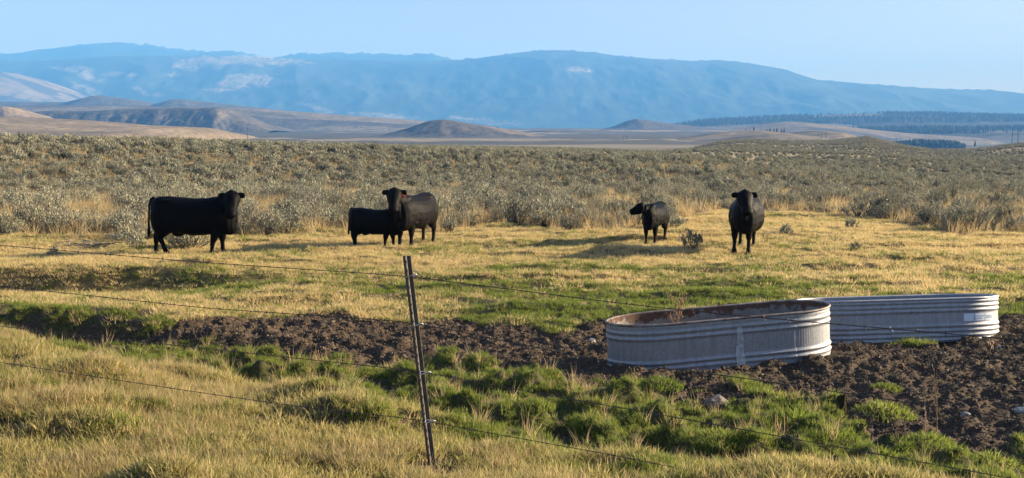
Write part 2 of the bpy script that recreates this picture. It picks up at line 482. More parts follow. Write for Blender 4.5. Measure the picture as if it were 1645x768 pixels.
hill('butte', 3000, [(940, 212), (985, 204), (1008, 194), (1022, 190.5), (1038, 193), (1080, 199), (1130, 204), (1190, 210), (1250, 214)], 200, 600,
     tan_grey((0.108, 0.090, 0.072), (0.202, 0.162, 0.115), .5, .66, 6, .006, .01), relief=.4)
hill('low_ridge', 2300, [(800, 216), (850, 210), (900, 208), (960, 209), (1010, 212), (1060, 214), (1110, 212), (1180, 214), (1260, 220)], 90, 500,
     tan_grey((0.072, 0.065, 0.054), (0.144, 0.122, 0.094), .5, .66, 7, .006, .01), relief=.4)
hill('tan_hill', 2600, [(1080, 216), (1180, 208), (1238, 197), (1262, 195.5), (1285, 197), (1340, 203), (1420, 213), (1500, 220)], 500, 500,
     tan_grey((0.081, 0.069, 0.057), (0.199, 0.157, 0.104), .40, .55, 8, .004, .01), relief=.35)
hill('tan_hill', 1250, [(1060, 226), (1110, 219), (1150, 213), (1200, 209), (1230, 211), (1262, 216), (1300, 210), (1325, 212), (1370, 222), (1430, 234)], 300, 300,
     tan_grey((0.095, 0.079, 0.059), (0.199, 0.157, 0.100), .36, .5, 9, .01, .02), relief=.4)
_, P_R1 = hill('forest_ridge', 3900, [(1010, 212), (1060, 206), (1092, 200), (1125, 195), (1200, 191), (1280, 187), (1350, 184), (1400, 182.5), (1480, 183), (1560, 186), (1645, 187), (1900, 186), (2300, 190)],
               900, 900, tan_grey((0.032, 0.036, 0.027), (0.144, 0.122, 0.086), .60, .68, 10, .003, .004), relief=.4, jag=10)
_, P_R2 = hill('forest_ridge', 2800, [(1290, 220), (1320, 214), (1365, 209), (1480, 207.5), (1560, 208.5), (1645, 207), (1900, 205), (2300, 205)],
               600, 700, tan_grey((0.032, 0.036, 0.027), (0.187, 0.151, 0.101), .62, .7, 11, .004, .006), relief=.4, jag=5)
hill('valley_bench', 2300, [(1390, 228), (1440, 222), (1520, 225), (1600, 227), (1700, 226), (2100, 222)], 300, 500, tan_grey((0.086, 0.083, 0.065), (0.245, 0.202, 0.137), .4, .55, 12, .006, .01), relief=.3)

LIGHTPATCH = [
    [(282, 100), (292, 93), (330, 91), (420, 91), (470, 96), (500, 100), (468, 104), (420, 106), (380, 100), (345, 112), (300, 112)],
    [(345, 122), (380, 118), (440, 120), (470, 133), (440, 140), (400, 136), (380, 146), (325, 146), (322, 142), (350, 138)],
    [(258, 121), (275, 116), (300, 121), (290, 123)], [(200, 140), (215, 140), (270, 156), (250, 155)], [(155, 119), (175, 116), (225, 116), (222, 122), (180, 122)],
    [(115, 112), (140, 118), (172, 130), (160, 134), (130, 125)], [(905, 111), (925, 109), (958, 113), (930, 115)], [(1058, 97), (1075, 97), (1125, 98.5), (1100, 99)],
    [(560, 184), (580, 181), (690, 190), (640, 194)], [(470, 165), (500, 165), (545, 180), (520, 182)], [(80, 108), (130, 106), (150, 112), (100, 116)],
    [(720, 187), (760, 188), (800, 195), (860, 198), (800, 200), (740, 194)], [(100, 130), (135, 136), (165, 150), (150, 152)]]
def mtn_cover(X, Y, Z, qx, qy, sh, n):
    wx = qx + (fbm(qx * .05, qy * .12, 3, 401) - .5) * 34; wy = qy + (fbm(qx * .06, qy * .14, 3, 405) - .5) * 9
    m = np.zeros(qx.shape)
    for k in range(5):
        jx = (fbm(qx * .2 + 9 * k, qy * .5, 2, 450 + k) - .5) * 26; jy = (fbm(qx * .2, qy * .5 + 9 * k, 2, 460 + k) - .5) * 7
        mk = np.zeros(qx.shape, bool)
        for p in LIGHTPATCH: mk |= in_poly(wx + jx, wy + jy, p)
        m += mk / 5.0
    m = (m * (1 - .8 * ss(fbm(qx * .30, qy * .7, 3, 411), .56, .66)))[..., None]
    dark = np.array([.046, .060, .054]) * (1 + 1.5 * (fbm(qx * .03, qy * .08, 4, 421)[..., None] - .5))
    return dark * (1 - m) + np.array([.44, .36, .27]) * (m * (.42 + .5 * fbm(qx * .05, qy * .2, 3, 441)[..., None])) + dark * m * .3
def bare_cover(X, Y, Z, qx, qy, sh, n):
    t = ss(fbm(qx * .016 + qy * .02, qy * .22 - qx * .085, 4, 431), .44, .60)
    e = ss(qx - (qy - 100) * 3.4, 0, 60)
    t = (t * (1 - e))[..., None]
    return np.array([.085, .08, .078]) * (1 - t) + np.array([.23, .185, .14]) * t
_, P_M1 = hill('mountain_range', 11000, [(-700, 70), (-300, 84), (-60, 92), (0, 88), (40, 86), (70, 80), (100, 77), (140, 72), (170, 69), (200, 70), (250, 75), (300, 81), (330, 84), (372, 82), (410, 88), (435, 94),
                (470, 89), (510, 87), (545, 86), (620, 88), (660, 89), (690, 86), (735, 97), (850, 110), (900, 120)], 2200, 2500, mtn_cover, 'mountain', 70, 2.0, .1, jag=70, seed=3, base=60)
_, P_M2 = hill('mountain_range', 9000, [(-700, 110), (-200, 100), (0, 97), (40, 99), (100, 97), (160, 94), (215, 90), (300, 91), (380, 92), (440, 94), (500, 97), (560, 97), (640, 99), (700, 99), (735, 97), (760, 95), (800, 90), (850, 83.5), (880, 81.5), (920, 82),
                (955, 85), (985, 90), (1040, 95), (1100, 98.5), (1170, 98.5), (1200, 103), (1250, 112), (1275, 121), (1300, 129), (1340, 132), (1400, 137), (1470, 142), (1530, 145), (1590, 146.5), (1612, 152), (1645, 160), (1750, 172), (2000, 180), (2400, 190)],
                2400, 2500, mtn_cover, 'mountain', 150, 1.6, 0.5, jag=55, seed=5, base=60, rscale=1.2)
hill('foothill', 6800, [(-700, 100), (-300, 108), (-60, 112), (0, 115), (30, 119), (60, 126), (100, 139), (130, 152), (165, 163), (220, 172), (300, 180)], 1900, 1200, bare_cover, 'mountain', 90, 1.6, .5, jag=4, seed=8, base=60, rscale=1.6)

# ------------------------------------------------------------------ scattering
def blade_clump(n, radius, hmin, hmax, width, lean, segs=2, seed=0, curve=.5):
    r = np.random.default_rng(seed); V = []; Fc = []
    for k in range(n):
        a = r.uniform(0, 2 * math.pi); rr = radius * math.sqrt(r.uniform())
        bx, by = rr * math.cos(a), rr * math.sin(a)
        h = r.uniform(hmin, hmax); w = width * r.uniform(.7, 1.3)
        la = a + r.normal(0, .8); l = abs(r.normal(lean, lean * .5)) + .05
        dx, dy = math.cos(la), math.sin(la); sx, sy = -dy, dx
        tw = r.uniform(0, math.pi); wx, wy = math.cos(tw) * w, math.sin(tw) * w
        i0 = len(V)
        for q in range(segs):
            t = q / segs
            off = h * l * (t ** (1 + curve)); zz = h * t * (1 - .15 * l * t)
            ww = 1 - .45 * t
            V += [(bx + dx * off - wx * ww, by + dy * off - wy * ww, zz), (bx + dx * off + wx * ww, by + dy * off + wy * ww, zz)]
        V.append((bx + dx * h * l, by + dy * h * l, h * (1 - .15 * l)))
        for q in range(segs - 1):
            b = i0 + 2 * q; Fc.append((b, b + 1, b + 3, b + 2))
        b = i0 + 2 * (segs - 1); Fc.append((b, b + 1, b + 2))
    return V, Fc

def proto(name, v, f, mats, mi=None, smooth=False):
    return bpy.data.objects.new(name, mesh(name, v, f, mats, smooth, mi))

def scatter(name, P, rot, scl, protos, idx, label, cat=None):
    me = bpy.data.meshes.new(name)
    me.vertices.add(len(P)); me.vertices.foreach_set('co', np.asarray(P, np.float32).reshape(-1))
    for nm, ty, dat, key in (('rot', 'FLOAT_VECTOR', rot, 'vector'), ('scl', 'FLOAT_VECTOR', scl, 'vector'), ('idx', 'INT', idx, 'value')):
        at = me.attributes.new(nm, ty, 'POINT')
        at.data.foreach_set(key, np.asarray(dat, np.int32 if ty == 'INT' else np.float32).reshape(-1))
    o = link(name, me)
    g = bpy.data.node_groups.new(name, 'GeometryNodeTree')
    g.interface.new_socket('Geometry', in_out='INPUT', socket_type='NodeSocketGeometry')
    g.interface.new_socket('Geometry', in_out='OUTPUT', socket_type='NodeSocketGeometry')
    N = g.nodes; L = g.links
    gi = N.new('NodeGroupInput'); go = N.new('NodeGroupOutput')
    iop = N.new('GeometryNodeInstanceOnPoints'); j = N.new('GeometryNodeJoinGeometry')
    for p in protos:
        oi = N.new('GeometryNodeObjectInfo'); oi.inputs['Object'].default_value = p; oi.inputs['As Instance'].default_value = True
        L.new(oi.outputs['Geometry'], j.inputs[0])
    def att(nm, ty):
        a = N.new('GeometryNodeInputNamedAttribute'); a.data_type = ty; a.inputs['Name'].default_value = nm
        return [s for s in a.outputs if s.enabled and s.name == 'Attribute'][0]
    L.new(gi.outputs[0], iop.inputs['Points']); L.new(j.outputs[0], iop.inputs['Instance'])
    iop.inputs['Pick Instance'].default_value = True
    L.new(att('idx', 'INT'), iop.inputs['Instance Index'])
    er = N.new('FunctionNodeEulerToRotation'); L.new(att('rot', 'FLOAT_VECTOR'), er.inputs[0])
    L.new(er.outputs[0], iop.inputs['Rotation']); L.new(att('scl', 'FLOAT_VECTOR'), iop.inputs['Scale'])
    L.new(iop.outputs[0], go.inputs[0])
    md = o.modifiers.new('scatter', 'NODES'); md.node_group = g
    tag(o, label, cat, kind='stuff')
    return o

def frame_points(n, d0, d1, half=31.5, power=1.0):
    """random ground points in the wedge of ground in front of the camera"""
    a = np.radians(rng.uniform(-half, half, n))
    d = np.sqrt(rng.uniform(d0 ** 2, d1 ** 2, n)) if power == 1 else d0 * (d1 / d0) ** rng.uniform(0, 1, n)
    return d * np.sin(a), d * np.cos(a), d

def inst_arrays(x, y, smin, smax, nvar, tilt=.12, zoff=0.0, detail=True, hs=1.0):
    n = len(x)
    P = np.stack([x, y, ground_h(x, y, detail) + zoff], -1)
    rot = np.stack([rng.normal(0, tilt, n), rng.normal(0, tilt, n), rng.uniform(0, 6.283, n)], -1)
    s = rng.uniform(smin, smax, n)
    scl = np.stack([s, s, s * hs * rng.uniform(.8, 1.2, n)], -1)
    return P, rot, scl, rng.integers(0, nvar, n)

# tank footprints, also kept clear of grass
TANK1 = dict(c=(2.545, 11.95), ang=11.0, a=1.41, b=.41)
TANK2 = dict(c=(5.36, 13.62), ang=8.0, a=1.44, b=.44)
def clear_of_tanks(x, y):
    ok = np.ones(len(x), bool)
    for T in (TANK1, TANK2):
        ca, sa = math.cos(R(T['ang'])), math.sin(R(T['ang']))
        u = (x - T['c'][0]) * ca + (y - T['c'][1]) * sa; v = -(x - T['c'][0]) * sa + (y - T['c'][1]) * ca
        ok &= (np.abs(u) > T['a'] + .06) | (np.abs(v) > T['b'] + .06)
    return ok

straw_p = [proto('straw_clump', *blade_clump(20, .06, .08, .27, .0026, .35, 2, 10 + k), M['straw']) for k in range(4)]
green_p = [proto('green_clump', *blade_clump(34, .06, .025, .085, .0030, .5, 2, 20 + k), M['green']) for k in range(4)]
vturf_p = [proto('verge_clump', *blade_clump(30, .075, .025, .085, .0032, .55, 2, 50 + k), M['verge_turf']) for k in range(4)]
turf_p = [proto('turf_clump', *blade_clump(26, .10, .025, .075, .0042, .7, 1, 30 + k), M['turf']) for k in range(4)]

def grass():
    # verge in the foreground
    x, y, d = frame_points(140000, 4.6, 13, 42)
    s, u = fence_su(x, y); g = green_amount(x, y); dm = dirt_mask(x, y)
    bare = fbm(x * 1.1 + .4 * y, y * 1.6, 3, 501)
    keep = (s < 1.05 + .5 * (fbm(x, y, 2, 503) - .5)) & (dm < .5) & (bare > .37)
    isg = rng.uniform(0, 1, len(x)) < g * .95 + .16
    keep &= np.hypot(x - POST[0], y - POST[1] + .15) > .22
    patch = .05 + .45 * ss(fbm(x * .8 - .4 * y, y * 1.0, 3, 517), .46, .66)
    k = keep & (rng.uniform(0, 1, len(x)) < patch)
    P, r, sl, i = inst_arrays(x[k], y[k], .18, .62, 4, .3); scatter('dry_grass', P, r, sl, straw_p, i, 'tall dry straw grass on the road verge', 'grass')
    k = keep & isg
    P, r, sl, i = inst_arrays(x[k], y[k], .45, .95, 4, .25); scatter('green_grass', P, r, sl, green_p, i, 'short green grass among the straw on the verge', 'grass')
    k = keep & ~isg | ((bare <= .37) & (s < 1.05) & (dm < .5) & (rng.uniform(0, 1, len(x)) < .16))
    P, r, sl, i = inst_arrays(x[k], y[k], .6, 1.2, 4, .2); scatter('verge_turf', P, r, sl, vturf_p, i, 'short matted grass on the verge', 'grass')
    # trampled bank
    x, y, d = frame_points(125000, 6.0, 16, 42)
    s, u = fence_su(x, y); dm = dirt_mask(x, y)
    hump = fbm(x * 2.7, y * 2.7, 3, 71)
    keep = (s > .95) & (s < np.where(u < -2.4, 3.7, 6.4)) & (dm < .5) & (rng.uniform(0, 1, len(x)) < (ss(hump, .44, .54) * .97 + .03) * ss(fbm(x * 8, y * 8, 2, 521), .34, .52))
    isg = rng.uniform(0, 1, len(x)) < .93
    k = keep & isg
    P, r, sl, i = inst_arrays(x[k], y[k], .35, .95, 4, .3); scatter('bank_grass', P, r, sl, green_p, i, 'green grass on the trampled bank below the fence', 'grass')
    k = keep & ~isg & (rng.uniform(0, 1, len(x)) < .6)
    P, r, sl, i = inst_arrays(x[k], y[k], .4, .9, 4, .25); scatter('bank_straw', P, r, sl, straw_p, i, 'scattered dry stems on the trampled bank', 'grass')
    # pasture
    x, y, d = frame_points(150000, 10, 43, 37)
    s, u = fence_su(x, y); dm = dirt_mask(x, y)
    p = fbm(x * .8, y * 1.3, 3, 511)
    keep = (s > np.where(u < -2.4, 3.2, 4.6)) & (dm < .5) & (rng.uniform(0, 1, len(x)) < ss(fbm(x * 3.1, y * 3.1, 2, 513), .30, .46) * .85 + .15) & clear_of_tanks(x, y) & ~((d > 30) & sage_zone(x, y))
    g = green_amount(x, y)
    isg = rng.uniform(0, 1, len(x)) < g
    k = keep & isg
    P, r, sl, i = inst_arrays(x[k], y[k], .75, 1.4, 4, .15, hs=.8); scatter('pasture_green', P, r, sl, green_p, i, 'grazed green grass of the pasture', 'grass')
    k = keep & ~isg
    P, r, sl, i = inst_arrays(x[k], y[k], .8, 1.5, 4, .15); scatter('pasture_turf', P, r, sl, turf_p, i, 'grazed yellow grass of the pasture', 'grass')
    k = keep & ~isg & (rng.uniform(0, 1, len(x)) < .10) & (d > 14)
    P, r, sl, i = inst_arrays(x[k], y[k], .35, .7, 4, .2); scatter('pasture_straw', P, r, sl, straw_p, i, 'dry stems standing in the pasture', 'grass')
    # straw between the sagebrush
    x, y, d = frame_points(29120, 28, 90, 33.5)
    k = sage_zone(x, y)
    P, r, sl, i = inst_arrays(x[k], y[k], 1.2, 2.6, 4, .15, detail=False); scatter('range_grass', P, r, sl, straw_p, i, 'dry bunch grass between the sagebrush', 'grass')

EDGEx = [-400, 0, 100, 180, 240, 300, 420, 520, 560, 640, 720, 800, 900, 1000, 1060, 1100, 1160, 1250, 1330, 1400, 1480, 1560, 1645, 2000]
EDGEy = [392, 392, 386, 388, 388, 394, 383, 381, 376, 370, 366, 363, 368, 371, 362, 350, 338, 342, 347, 352, 362, 372, 370, 370]
def sage_zone(x, y):
    px, py = to_px(x, y, 0 * x)
    e = np.interp(px, EDGEx, EDGEy)
    dist_edge = HC * F / np.maximum(e - YH, 20)
    return y > dist_edge + (fbm(x * .45, y * .3, 3, 531) - .5) * 6 - .3

def clods():
    ps = []
    for k in range(5):
        bm = bmesh.new(); bmesh.ops.create_icosphere(bm, subdivisions=1, radius=1)
        r = np.random.default_rng(k + 40)
        for v in bm.verts: v.co = Vector((v.co.x * r.uniform(.6, 1.3), v.co.y * r.uniform(.6, 1.3), v.co.z * r.uniform(.4, .9)))
        me = bpy.data.meshes.new('clod'); bm.to_mesh(me); bm.free(); me.materials.append(M['clod'])
        ps.append(bpy.data.objects.new('clod', me))
    x, y, d = frame_points(118000, 7, 17, 41)
    dm = dirt_mask(x, y); s, u = fence_su(x, y)
    k = ((dm > .5) | ((s > 1.5) & (s < 4.6) & (rng.uniform(0, 1, len(x)) < .12))) & clear_of_tanks(x, y)
    P, r, sl, i = inst_arrays(x[k], y[k], 0.006, .019, 5, .6, .003)
    big = rng.uniform(0, 1, len(i)) < .03; sl[big] *= 1.8
    scatter('dirt_clods', P, r, sl, ps, i, 'loose dark clods of churned mud around the tanks', 'dirt')

# ------------------------------------------------------------------ sagebrush
def sage_mesh(seed, nleaf, nstem, leaf, name='sagebrush', tall=1.0, spread=.5, mats=None):
    """unit shrub: about 1 m wide, .8 m tall; upright leafy twigs over crooked stems"""
    r = np.random.default_rng(seed); V = []; Fc = []; mi = []
    tips = []
    for k in range(nstem):
        a = 2 * math.pi * (k + r.uniform()) / nstem; rad = spread * math.sqrt(r.uniform(.08, 1))
        hh = tall * .78 * (1 - .55 * (rad / spread) ** 2) * r.uniform(.75, 1.15)
        p0 = np.array([r.normal(0, .05), r.normal(0, .05), -.05]); p1 = np.array([math.cos(a) * rad * .6, math.sin(a) * rad * .6, hh * .45]); p2 = np.array([math.cos(a) * rad, math.sin(a) * rad, hh])
        tips.append((p1, p2))
        w = .016
        i0 = len(V)
        for p, ww in ((p0, w * 1.5), (p1, w), (p2, w * .3)):
            for q in range(3):
                b = 2.094 * q; V.append(p + np.array([math.cos(b) * ww, math.sin(b) * ww, 0]))
        for sgm in range(2):
            for q in range(3):
                b = i0 + 3 * sgm; Fc.append((b + q, b + (q + 1) % 3, b + 3 + (q + 1) % 3, b + 3 + q)); mi.append(1)
    for k in range(nleaf):
        p1, p2 = tips[r.integers(len(tips))]
        t = r.uniform(.15, 1.08)
        c = p1 + (p2 - p1) * t + r.normal(0, .06, 3)
        L = leaf * r.uniform(.6, 1.5); w = L * r.uniform(.16, .34)
        dv = (p2 - p1) / (np.linalg.norm(p2 - p1) + 1e-6) * .6 + r.normal(0, .45, 3) + np.array([0, 0, .5]); dv /= np.linalg.norm(dv)
        sv = np.cross(dv, r.normal(0, 1, 3)); sv /= np.linalg.norm(sv) + 1e-6
        i0 = len(V); V += [c - sv * w * .5, c + sv * w * .5, c + dv * L * .6 + sv * w * .6, c + dv * L, c + dv * L * .6 - sv * w * .6]
        Fc.append((i0, i0 + 1, i0 + 2, i0 + 3, i0 + 4)); mi.append(0)
    return mesh(name, V, Fc, mats or [M['sage_leaf'], M['sage_wood']], mat_idx=mi)

def sage():
    near_m = [sage_mesh(60 + k, 900 if k < 5 else 380, 22 if k < 5 else 34, .066, tall=(1.0, .85, 1.15, .95, 1.05, 1.1, .8)[k], spread=(.5, .58, .42, .5, .46, .5, .6)[k]) for k in range(7)]
    far_p = [bpy.data.objects.new('far_sage', sage_mesh(80 + k, 520, 14, .11, 'far_sage', .9, .44)) for k in range(5)]
    x, y, d = frame_points(4032, 24, 80, 33)
    k = sage_zone(x, y) & (rng.uniform(0, 1, len(x)) < .3 + .62 * ss(fbm(x * .13, y * .16, 3, 541), .4, .55))
    x, y = x[k], y[k]
    h = (.36 + .74 * rng.uniform(0, 1, len(x)) ** 1.6) * (.6 + .8 * fbm(x * .12, y * .12, 2, 543))
    px, py = to_px(x, y, 0 * x)
    show = np.where((px > -20) & (px < W + 20), h / y, 0)
    order = np.argsort(-show)
    nI = 290
    gz_ = ground_h(x, y, False)
    info = []
    for q, j in enumerate(order[:nI]):
        vi = int(rng.integers(7))
        o = link('sagebrush', near_m[vi], None, (x[j], y[j], gz_[j] - .02))
        o.rotation_euler = (rng.normal(0, .08), rng.normal(0, .08), rng.uniform(0, 6.28)); s = h[j]
        o.scale = (s * rng.uniform(.9, 1.2), s * rng.uniform(.9, 1.2), s * rng.uniform(.8, 1.1))
        qx, qy = to_px(x[j], y[j], gz_[j])
        reg = [(120, 'at far left'), (245, 'left of the leftmost cow'), (400, 'behind the leftmost cow'), (555, 'between leftmost cow and young cow'), (705, 'behind the red-tagged cow'),
               (850, 'right of the red-tagged cow'), (1005, 'left of the calf'), (1160, 'between calf and front-facing cow'), (1330, 'just right of front-facing cow'), (1500, 'well right of front-facing cow'), (9999, 'at far right')]
        where = next(t for lim, t in reg if qx < lim)
        gap = (np.interp(qx, EDGEx, EDGEy) - qy)
        row = 'front row' if gap < 7 else ('middle rows' if gap < 18 else 'back rows')
        size = 'big' if h[j] > .75 else 'small'
        look = ('rounded', 'spreading', 'narrow', 'dense', 'bushy', 'half-bare', 'low half-bare')[vi]
        info.append((o, h[j], y[j], size + ' ' + look, row, where))
    for where in sorted({t[5] for t in info}):
        G = [t for t in info if t[5] == where]
        tall = max(G, key=lambda t: t[1]); front = min((t for t in G if t is not tall), key=lambda t: t[2], default=None)
        for t in G:
            if t is tall: tag(t[0], f'tallest grey sagebrush of the belt {where}', 'sagebrush', 'sagebrush in the belt behind the cattle')
            elif t is front: tag(t[0], f'frontmost grey sagebrush of the belt {where}', 'sagebrush', 'sagebrush in the belt behind the cattle')
            else: tag(t[0], f'{t[3]} sagebrush, {t[4]} of the belt {where}', 'sagebrush', f'{t[3]} sagebrush, {t[4]}, {where}')
    xr, yr = x[order[nI:]], y[order[nI:]]
    x2, y2, _ = frame_points(26000, 78, 280, 29.5); x3, y3, _ = frame_points(30000, 280, 560, 29.5)
    k2 = rng.uniform(0, 1, len(x2)) < .12 + .45 * ss(fbm(x2 * .03, y2 * .03, 3, 551), .36, .5)
    x2, y2 = x2[k2], y2[k2]
    P, r, sl, i = inst_arrays(xr, yr, .42, 1.0, 7, .08, -.03, False)
    scatter('sagebrush_belt', P, r, sl, [bpy.data.objects.new('belt_sage', m_) for m_ in near_m], i, 'sagebrush filling the rear of the near belt', 'sagebrush')
    x4, y4, _ = frame_points(4704, 64, 116, 33)
    X = np.concatenate([x2, x3, x4]); Y = np.concatenate([y2, y3, y4])
    tn = ss(fbm(X * .018 + 4, Y * .012, 3, 151), .66, .74) * ss(np.hypot(X, Y), 140, 190)
    th = W / 2 + F * X / Y; D = np.hypot(X, Y)
    tn = np.maximum(tn, ss(th, 1075, 1120) * (1 - ss(th, 1265, 1300)) * ss(D, 104, 108) * (1 - ss(D, 116, 124)))
    kk = rng.uniform(0, 1, len(X)) > tn * .93; X, Y = X[kk], Y[kk]
    P, r, sl, i = inst_arrays(X, Y, .5, 1.05, 5, .08, -.03, False)
    D = np.hypot(X, Y); sl *= np.interp(D, [60, 100, 150, 280, 560], [1.0, 1.0, .9, 1.0, 1.5])[:, None]
    scatter('sagebrush_steppe', P, r, sl, far_p, i, 'sagebrush covering the slope behind the near belt', 'sagebrush')
    # the shrubs that stand apart
    lone = [(1112, 402, .62, 'low lone sagebrush on the grass between the calf and the front-facing cow'), (1262, 377, .42, 'small sparse sagebrush right of the front-facing cow'),
            (1368, 368, .45, 'leaning low sagebrush at the edge of the pasture on the right'), (1415, 350, .95, 'round sagebrush with splayed stems standing before the right belt'),
            (1375, 402, .26, 'tiny dry shrub alone in the right pasture'), (222, 398, .5, 'low dark sagebrush beside the hind legs of the leftmost cow'),
            (290, 400, .55, 'grey sagebrush seen under the belly of the leftmost cow'), (86, 412, .30, 'little grey shrub in the grass under the top wire at far left'),
            (1080, 366, .7, 'tall loose sagebrush just right of the calf\'s rump')]
    for n, (a, b, s, l) in enumerate(lone):
        gx, gy = ground_at(a, b)
        root = empty('sagebrush', (gx, gy, gz(gx, gy) - .02), n * 1.3); root.scale = (s * .95, s * .95, s)
        tag(root, l, 'sagebrush')
        me = sage_mesh(200 + n, 330, 15, .13, 'foliage')
        link('foliage', me, root)

# ------------------------------------------------------------------ tubes and lofts
def tube(pts, rad, n=8, cap=True, flat=None):
    """list of points + radii -> verts, faces.  rad entries: r or (r_side, r_up)"""
    pts = [Vector(p) for p in pts]; V = []; Fc = []
    prev = None
    for k, p in enumerate(pts):
        t = (pts[min(k + 1, len(pts) - 1)] - pts[max(k - 1, 0)])
        if t.length < 1e-9: t = Vector((0, 0, 1))
        t.normalize()
        if prev is None:
            ref = Vector((0, 0, 1)) if abs(t.z) < .9 else Vector((1, 0, 0))
            sdv = t.cross(ref).normalized()
        else:
            sdv = (prev - t * prev.dot(t)).normalized()
        prev = sdv; up = sdv.cross(t)
        r = rad[k] if isinstance(rad, (list, tuple)) else rad
        rs, ru = r if isinstance(r, (list, tuple)) else (r, r)
        for q in range(n):
            a = 2 * math.pi * q / n; V.append(p + sdv * (math.cos(a) * rs) + up * (math.sin(a) * ru))
    for k in range(len(pts) - 1):
        for q in range(n):
            Fc.append((k * n + q, k * n + (q + 1) % n, (k + 1) * n + (q + 1) % n, (k + 1) * n + q))
    if cap:
        Fc.append(tuple(range(n - 1, -1, -1))); Fc.append(tuple(range((len(pts) - 1) * n, len(pts) * n)))
    return V, Fc
def join(parts):
    V = []; Fc = []
    for v, f in parts:
        o = len(V); V += list(v); Fc += [tuple(i + o for i in q) for q in f]
    return V, Fc
def ellipsoid(c, r, mat3=None, n=12, m=8):
    V = []; Fc = []
    for i in range(m + 1):
        th = math.pi * i / m
        for j in range(n):
            ph = 2 * math.pi * j / n
            p = Vector((r[0] * math.sin(th) * math.cos(ph), r[1] * math.sin(th) * math.sin(ph), r[2] * math.cos(th)))
            if mat3 is not None: p = mat3 @ p
            V.append(Vector(c) + p)
    for i in range(m):
        for j in range(n): Fc.append((i * n + j, (i + 1) * n + j, (i + 1) * n + (j + 1) % n, i * n + (j + 1) % n))
    return V, Fc
def box(c, s, rot=None):
    V = []
    for dx in (-1, 1):
        for dy in (-1, 1):
            for dz in (-1, 1):
                p = Vector((dx * s[0] / 2, dy * s[1] / 2, dz * s[2] / 2))
                V.append(Vector(c) + (rot @ p if rot is not None else p))
    return V, [(0, 1, 3, 2), (4, 6, 7, 5), (0, 4, 5, 1), (2, 3, 7, 6), (0, 2, 6, 4), (1, 5, 7, 3)]

# ------------------------------------------------------------------ cattle
def hide_mat(name, base, warm, spec):
    m, n, out = new_mat(name)
    o = ocoord(n)
    p = n.nodes.new('ShaderNodeBsdfPrincipled')
    mp = n.nodes.new('ShaderNodeMapping'); mp.inputs['Scale'].default_value = (3, 3, 1); n.links.new(o, mp.inputs[0])
    c = ramp(n, noise(n, 2.5, 5, .6, mp.outputs[0]), [(.35, base), (.7, warm)])
    n.links.new(c, p.inputs['Base Color'])
    p.inputs['Roughness'].default_value = .5; p.inputs['Specular IOR Level'].default_value = spec
    mp2 = n.nodes.new('ShaderNodeMapping'); mp2.inputs['Scale'].default_value = (30, 30, 9); n.links.new(o, mp2.inputs[0])
    n.links.new(bump(n, noise(n, 3.0, 5, .65, mp2.outputs[0]), .5, .015), p.inputs['Normal'])
    n.links.new(p.outputs[0], out.inputs[0]); return m
M['hide'] = hide_mat('black_hide', (.0022, .0021, .0021), (.0045, .004, .0036), .05)
M['hide_brown'] = hide_mat('brownish_black_hide', (.0038, .0031, .0028), (.009, .0065, .0048), .06)
M['eye'] = simple_mat('eye', (.01, .008, .006), .1)
M['tag_red'] = simple_mat('ear_tag_red', (.65, .05, .07), .45)

